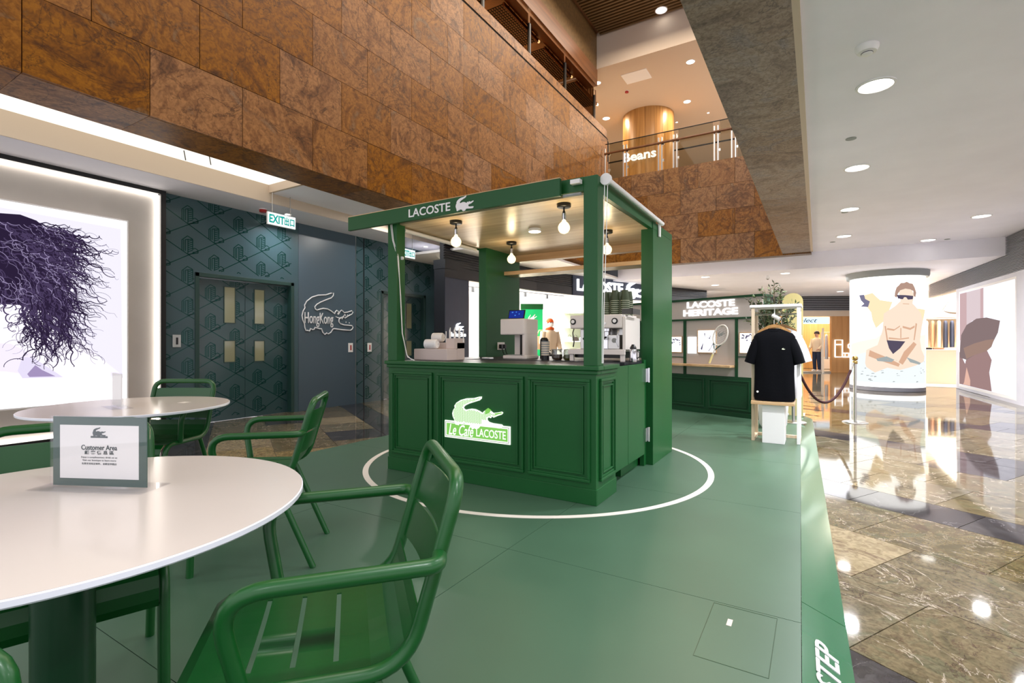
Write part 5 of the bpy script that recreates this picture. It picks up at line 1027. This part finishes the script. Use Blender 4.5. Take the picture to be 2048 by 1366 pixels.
# rope barrier
def stanchion(loc, lb):
    s = thing('rope_stanchion', lb, 'stanchion', loc, 0, 'rope barrier posts'); B().lathe([(.17, 0), (.17, .008), (.15, .018), (.03, .026)], 40).build('base', 'steel', s, smooth=30); B().lathe([(.022, .02), (.022, .93)], 20).build('pole', 'steel', s, smooth=40); B().lathe([(.03, .90), (.034, .905), (.034, .94), (.03, .945)], 20).build('collar', 'brass', s, smooth=40); B().sphere((0, 0, .985), .040, 16, 10).build('finial', 'brass', s, smooth=60); return s
stanchion((.491, 9.318, FZ), 'steel rope post with brass ball in front of the lit column'); stanchion((-.30, 8.35, 0), 'steel rope post hidden behind the black t-shirt')
p0, p1 = Vector((.47, 9.28, .845)), Vector((-.28, 8.38, .88)); rp_ = thing('barrier_rope', 'dark red sagging barrier rope beside the shirt stand', 'rope', (.03, 8.66, 0))
pts = [p0.lerp(p1, t/20)-Vector((.03, 8.66, 4*.60*(t/20)*(1-t/20))) for t in range(21)]; B().tube(pts[1:-1], .019, 10).build('rope', 'rope_red', rp_, smooth=60)
for a_, c_ in ((0, 1), (-1, -2)): B().tube([pts[a_], pts[c_]], .014, 8).build('end_hook', 'steel', rp_, smooth=40)
# ================================================================ PEOPLE IN THE BACKGROUND SHOPS
def figure(name, label, loc, rz, H, parts):
    f_ = thing(name, label, 'mannequin' if 'mannequin' in name else 'person', loc, rz); k = H/1.75
    J = {'pel': (0, 0, .93), 'waist': (0, 0, 1.08), 'chest': (0, .0, 1.28), 'neck': (0, .01, 1.46), 'head0': (0, .02, 1.54), 'head1': (0, .035, 1.63), 'head2': (0, .03, 1.72)}
    for s, t in ((-1, 'r'), (1, 'l')):
        J['sh'+t] = (s*.17, 0, 1.40); J['el'+t] = (s*.235, -.02+.05, 1.13); J['wr'+t] = (s*.20, .19, .98+.02*s); J['ha'+t] = (s*.18, .25, .95)
        J['hip'+t] = (s*.085, 0, .90); J['kn'+t] = (s*.095, .025, .49); J['an'+t] = (s*.10, -.01, .09); J['to'+t] = (s*.115, .13, .035)
        for q in range(4): J['f%d' % q+t] = (s*(.165-.014*q), .325-.008*q, .935-.012*q)
        J['th'+t] = (s*.145, .285, .965)
    rad = {'pel': .135, 'waist': .115, 'chest': .135, 'neck': .052, 'head0': .07, 'head1': .086, 'head2': .055}
    for t in 'rl': rad.update({'sh'+t: .062, 'el'+t: .042, 'wr'+t: .028, 'ha'+t: .030, 'hip'+t: .085, 'kn'+t: .056, 'an'+t: .038, 'to'+t: .032, 'th'+t: .009, **{'f%d' % q+t: .008 for q in range(4)}})
    E_ = [('pel', 'waist'), ('waist', 'chest'), ('chest', 'neck'), ('neck', 'head0'), ('head0', 'head1'), ('head1', 'head2')]
    for t in 'rl': E_ += [('chest', 'sh'+t), ('sh'+t, 'el'+t), ('el'+t, 'wr'+t), ('wr'+t, 'ha'+t), ('pel', 'hip'+t), ('hip'+t, 'kn'+t), ('kn'+t, 'an'+t), ('an'+t, 'to'+t), ('ha'+t, 'th'+t)]+[('ha'+t, 'f%d' % q+t) for q in range(4)]
    ks = list(J); me = bpy.data.meshes.new('body'); me.from_pydata([Vector(J[q])*k for q in ks], [(ks.index(a), ks.index(c)) for a, c in E_], []); o = bpy.data.objects.new('body', me); COL.objects.link(o)
    sk_ = o.modifiers.new('skin', 'SKIN')
    for i, q in enumerate(ks): me.skin_vertices[0].data[i].radius = (rad[q]*k, rad[q]*k*(.75 if q in ('pel', 'waist', 'chest') else 1)); me.skin_vertices[0].data[i].use_root = q == 'pel'
    o.modifiers.new('sub', 'SUBSURF').levels = 1; o.modifiers['sub'].render_levels = 1
    dg = bpy.context.evaluated_depsgraph_get(); dg.update(); nm = bpy.data.meshes.new_from_object(o.evaluated_get(dg)); bpy.data.objects.remove(o); nm.materials.clear(); nm.materials.append(MATS[parts.get('body', 'skin')]); nm.name = 'body'
    for p in nm.polygons: p.use_smooth = True
    bo = bpy.data.objects.new('body', nm); COL.objects.link(bo); bo.parent = f_
    V = {q: Vector(J[q])*k for q in ks}
    def tub(nm_, m, segs):
        b = B()
        for pts_, rs_ in segs: b.tube([p for p in pts_], [r*k for r in rs_], 14)
        return b.build(nm_, m, f_, smooth=60)
    top = parts['top']; ln = parts.get('len', .86)
    rings = []
    for z, w_, d_ in ((ln, .20, .155), (.98, .195, .15), (1.10, .18, .14), (1.25, .195, .15), (1.36, .205, .135), (1.42, .15, .10), (1.47, .075, .07)): rings.append([Vector((w_*math.cos(2*PI*q/18), d_*math.sin(2*PI*q/18)+.005, z))*k for q in range(18)])
    b = B(); b.loft(rings)
    for t in 'rl': b.tube([V['sh'+t]+Vector((0, 0, .0)), V['el'+t], V['wr'+t]], [.085*k, .068*k, .052*k], 12)
    b.build('jacket', top, f_, smooth=60)
    for t in 'rl': tub('trouser_leg', parts['legs'], [([V['hip'+t]+Vector((0, 0, .06*k)), V['kn'+t], V['an'+t]], [.108, .078, .066])]); tub('shoe', parts.get('shoe', 'plastic_white'), [([V['an'+t]+Vector((0, -.03, -.03)), V['an'+t]+Vector((0, .05, -.045)), V['to'+t]+Vector((0, .02, .01))], [.048, .048, .036])])
    hm = parts.get('hair', 'hair_dark'); b = B(); hc = Vector((0, .02, 1.655))*k
    rings = []
    for q in range(7): a = PI/2*q/6; rings.append([hc+Vector((.100*math.cos(a)*math.cos(2*PI*j/16), .112*math.cos(a)*math.sin(2*PI*j/16)-.012, .105*math.sin(a)-(.05 if math.sin(2*PI*j/16) < .2 and q == 0 else 0)))*1 for j in range(16)])
    b.loft(rings).build('hat' if 'hat' in parts else 'hair', parts.get('hat', hm), f_, smooth=60)
    for s in (-1, 1): B().sphere(Vector((s*.033, .112, 1.635))*k, .011*k, 8, 6).build('eye', 'hair_dark', f_); B().sphere(Vector((s*.088, .02, 1.62))*k, .022*k, 8, 6, (.5, 1, 1.3)).build('ear', parts.get('body', 'skin'), f_)
    B().sphere(Vector((0, .122, 1.605))*k, .016*k, 8, 6, (.8, 1, 1.3)).build('nose', parts.get('body', 'skin'), f_, smooth=60); B().box(-.024*k, .024*k, .095*k, .112*k, 1.565*k, 1.572*k).build('mouth', 'cloth_brown', f_)
    if 'mask' in parts: B().sphere(Vector((0, .07, 1.58))*k, .075*k, 12, 8, (.95, .85, .75)).build('face_mask', parts['mask'], f_, smooth=60)
    if 'scarf' in parts: B().tube([Vector((.085*math.cos(2*PI*q/16), .08*math.sin(2*PI*q/16), 1.475+.02*math.sin(2*PI*q/16)))*k for q in range(16)], .035*k, 10, closed=True).build('collar', parts['scarf'], f_, smooth=60)
    return f_
figure('person', 'person in cream jacket and dark trousers standing in the far warm shop', (-.02, 24.1, FZ), 2.6, 1.66, {'top': 'cloth_cream', 'legs': 'cloth_navy'})
mq = figure('dressed_mannequin', 'mannequin in orange beanie and cream jacket in the bright clothing shop', (-6.14, 12.05, FZ), -2.2, 1.86, {'top': 'cloth_cream', 'legs': 'cloth_black', 'hat': 'cloth_orange', 'mask': 'paper_white', 'scarf': 'cloth_orange', 'body': 'paper_white', 'len': .95}); mq['category'] = 'mannequin'
tb_ = thing('tote_bag', 'cream tote bag hanging from the mannequin shoulder', 'bag', (-6.36, 11.95, .95), .8); B().loft([[(-.15, -.05, 0), (.15, -.05, 0), (.15, .05, 0), (-.15, .05, 0)], [(-.19, -.06, .2), (.19, -.06, .2), (.19, .06, .2), (-.19, .06, .2)], [(-.16, -.03, .36), (.16, -.03, .36), (.16, .03, .36), (-.16, .03, .36)]]).build('body', 'cloth_cream', tb_, smooth=40); B().tube([(-.12, 0, .35), (-.05, 0, .52), (.05, 0, .52), (.12, 0, .35)], .012, 6).build('strap', 'cloth_cream', tb_)
# ================================================================ UPPER LEVEL
BL = thing('glass_balustrade', 'glass balustrade with steel posts and dark wood handrail on the upper floor', 'balustrade', (-3.2, 13.95, 5.87))
xs_ = [-5.3, -4.75, -3.75, -3.346, -2.30, -1.88, -.9]
for k, x in enumerate(xs_[:-1]):
    for dx in ((0,) if k in (0,) else (0, .09)): B().box(x+3.2+dx-.02, x+3.2+dx+.02, -.02, .02, 0, .92).build('post', 'steel', BL, bevel=.008)
    B().box(x+3.2+.13, xs_[k+1]+3.2-.04, .02, .032, .02, 1.04).build('glass_panel', 'balustrade_glass', BL)
    for z in (.25, .70): B().box(x+3.2+.09, x+3.2+.15, -.01, .045, z, z+.06).build('clamp', 'steel', BL)
B().tube([(-2.1, -.05, .75), (2.4, -.05, .75)], .032, 10).build('handrail', 'brown_wood', BL, smooth=40); B().tube([(-2.1, .026, 1.05), (2.4, .026, 1.05)], .014, 8).build('top_rail', 'black_metal', BL)
wcl = thing('wooden_column', 'round wood clad column with a lit Beans sign on the upper floor', 'column', (-5.05, 17.45, 5.8)); 
for q in range(18):
    a0 = 2*PI*q/18; B().loft([[(.86*math.cos(a0+.345*s), .86*math.sin(a0+.345*s), z) for s in (0, .25, .5, .75, 1)]+[(.80*math.cos(a0+.345*s), .80*math.sin(a0+.345*s), z) for s in (1, .5, 0)] for z in (0, 3.2)]).build('cladding_panel', 'oak', wcl, smooth=30)
text('sign_lettering', 'Beans', .4, 'sign_white', (-.03, -.92, 1.58), (1, 0, 0), V_Z, wcl, extrude=.02, bold=.008, width=1.12, height=.30)
GR = thing('gallery_railing', 'dark glass railing with black posts on top of the brown stone wall', 'railing', (-5.5, 7, 7.46))
for y in (7.95, 9.78, 11.63, 13.60): B().box(-.03, .03, y-7-.03, y-7+.03, 0, .80).build('post', 'black_metal', GR)
for y0, y1 in ((5.2, 7.9), (8.0, 9.73), (9.83, 11.58), (11.68, 13.55)): B().box(-.006, .006, y0-7, y1-7, .03, 1.0).build('glass_panel', 'dark_glass', GR)
for k, y in enumerate((7.2, 9.05, 10.95, 12.85)):
    t_ = thing('hanging_trellis', ('first', 'second', 'third', 'last')[k]+' dark mesh trough with wooden brackets behind the gallery glass, counted from the camera', 'trellis', (-6.05, y+.1, 8.42), 0, 'mesh troughs in the gallery')
    for q in range(9): B().box(-.25+.0625*q-.012, -.25+.0625*q+.012, 0, 1.55, 0, .012).build('mesh_bar', 'black_metal', t_)
    for q in range(20): B().box(-.25, .25, .08*q-.014, .08*q+.014, .012, .02).build('mesh_bar', 'black_metal', t_)
    B().box(.25, .29, 0, 1.55, -.02, .06).build('rail', 'brown_wood', t_); B().box(-.29, -.25, 0, 1.55, -.02, .06).build('rail', 'brown_wood', t_)
    for q in (.35, .95, 1.35): B().tube([(.27, q-.12, .06), (.27, q-.10, .33), (.27, q+.10, .40), (.27, q+.12, .06)], .014, 6).build('bracket', 'brown_wood', t_)
    B().sphere((.27, 1.60, .02), .035, 10, 8).build('bulb', 'lamp_disc', t_)
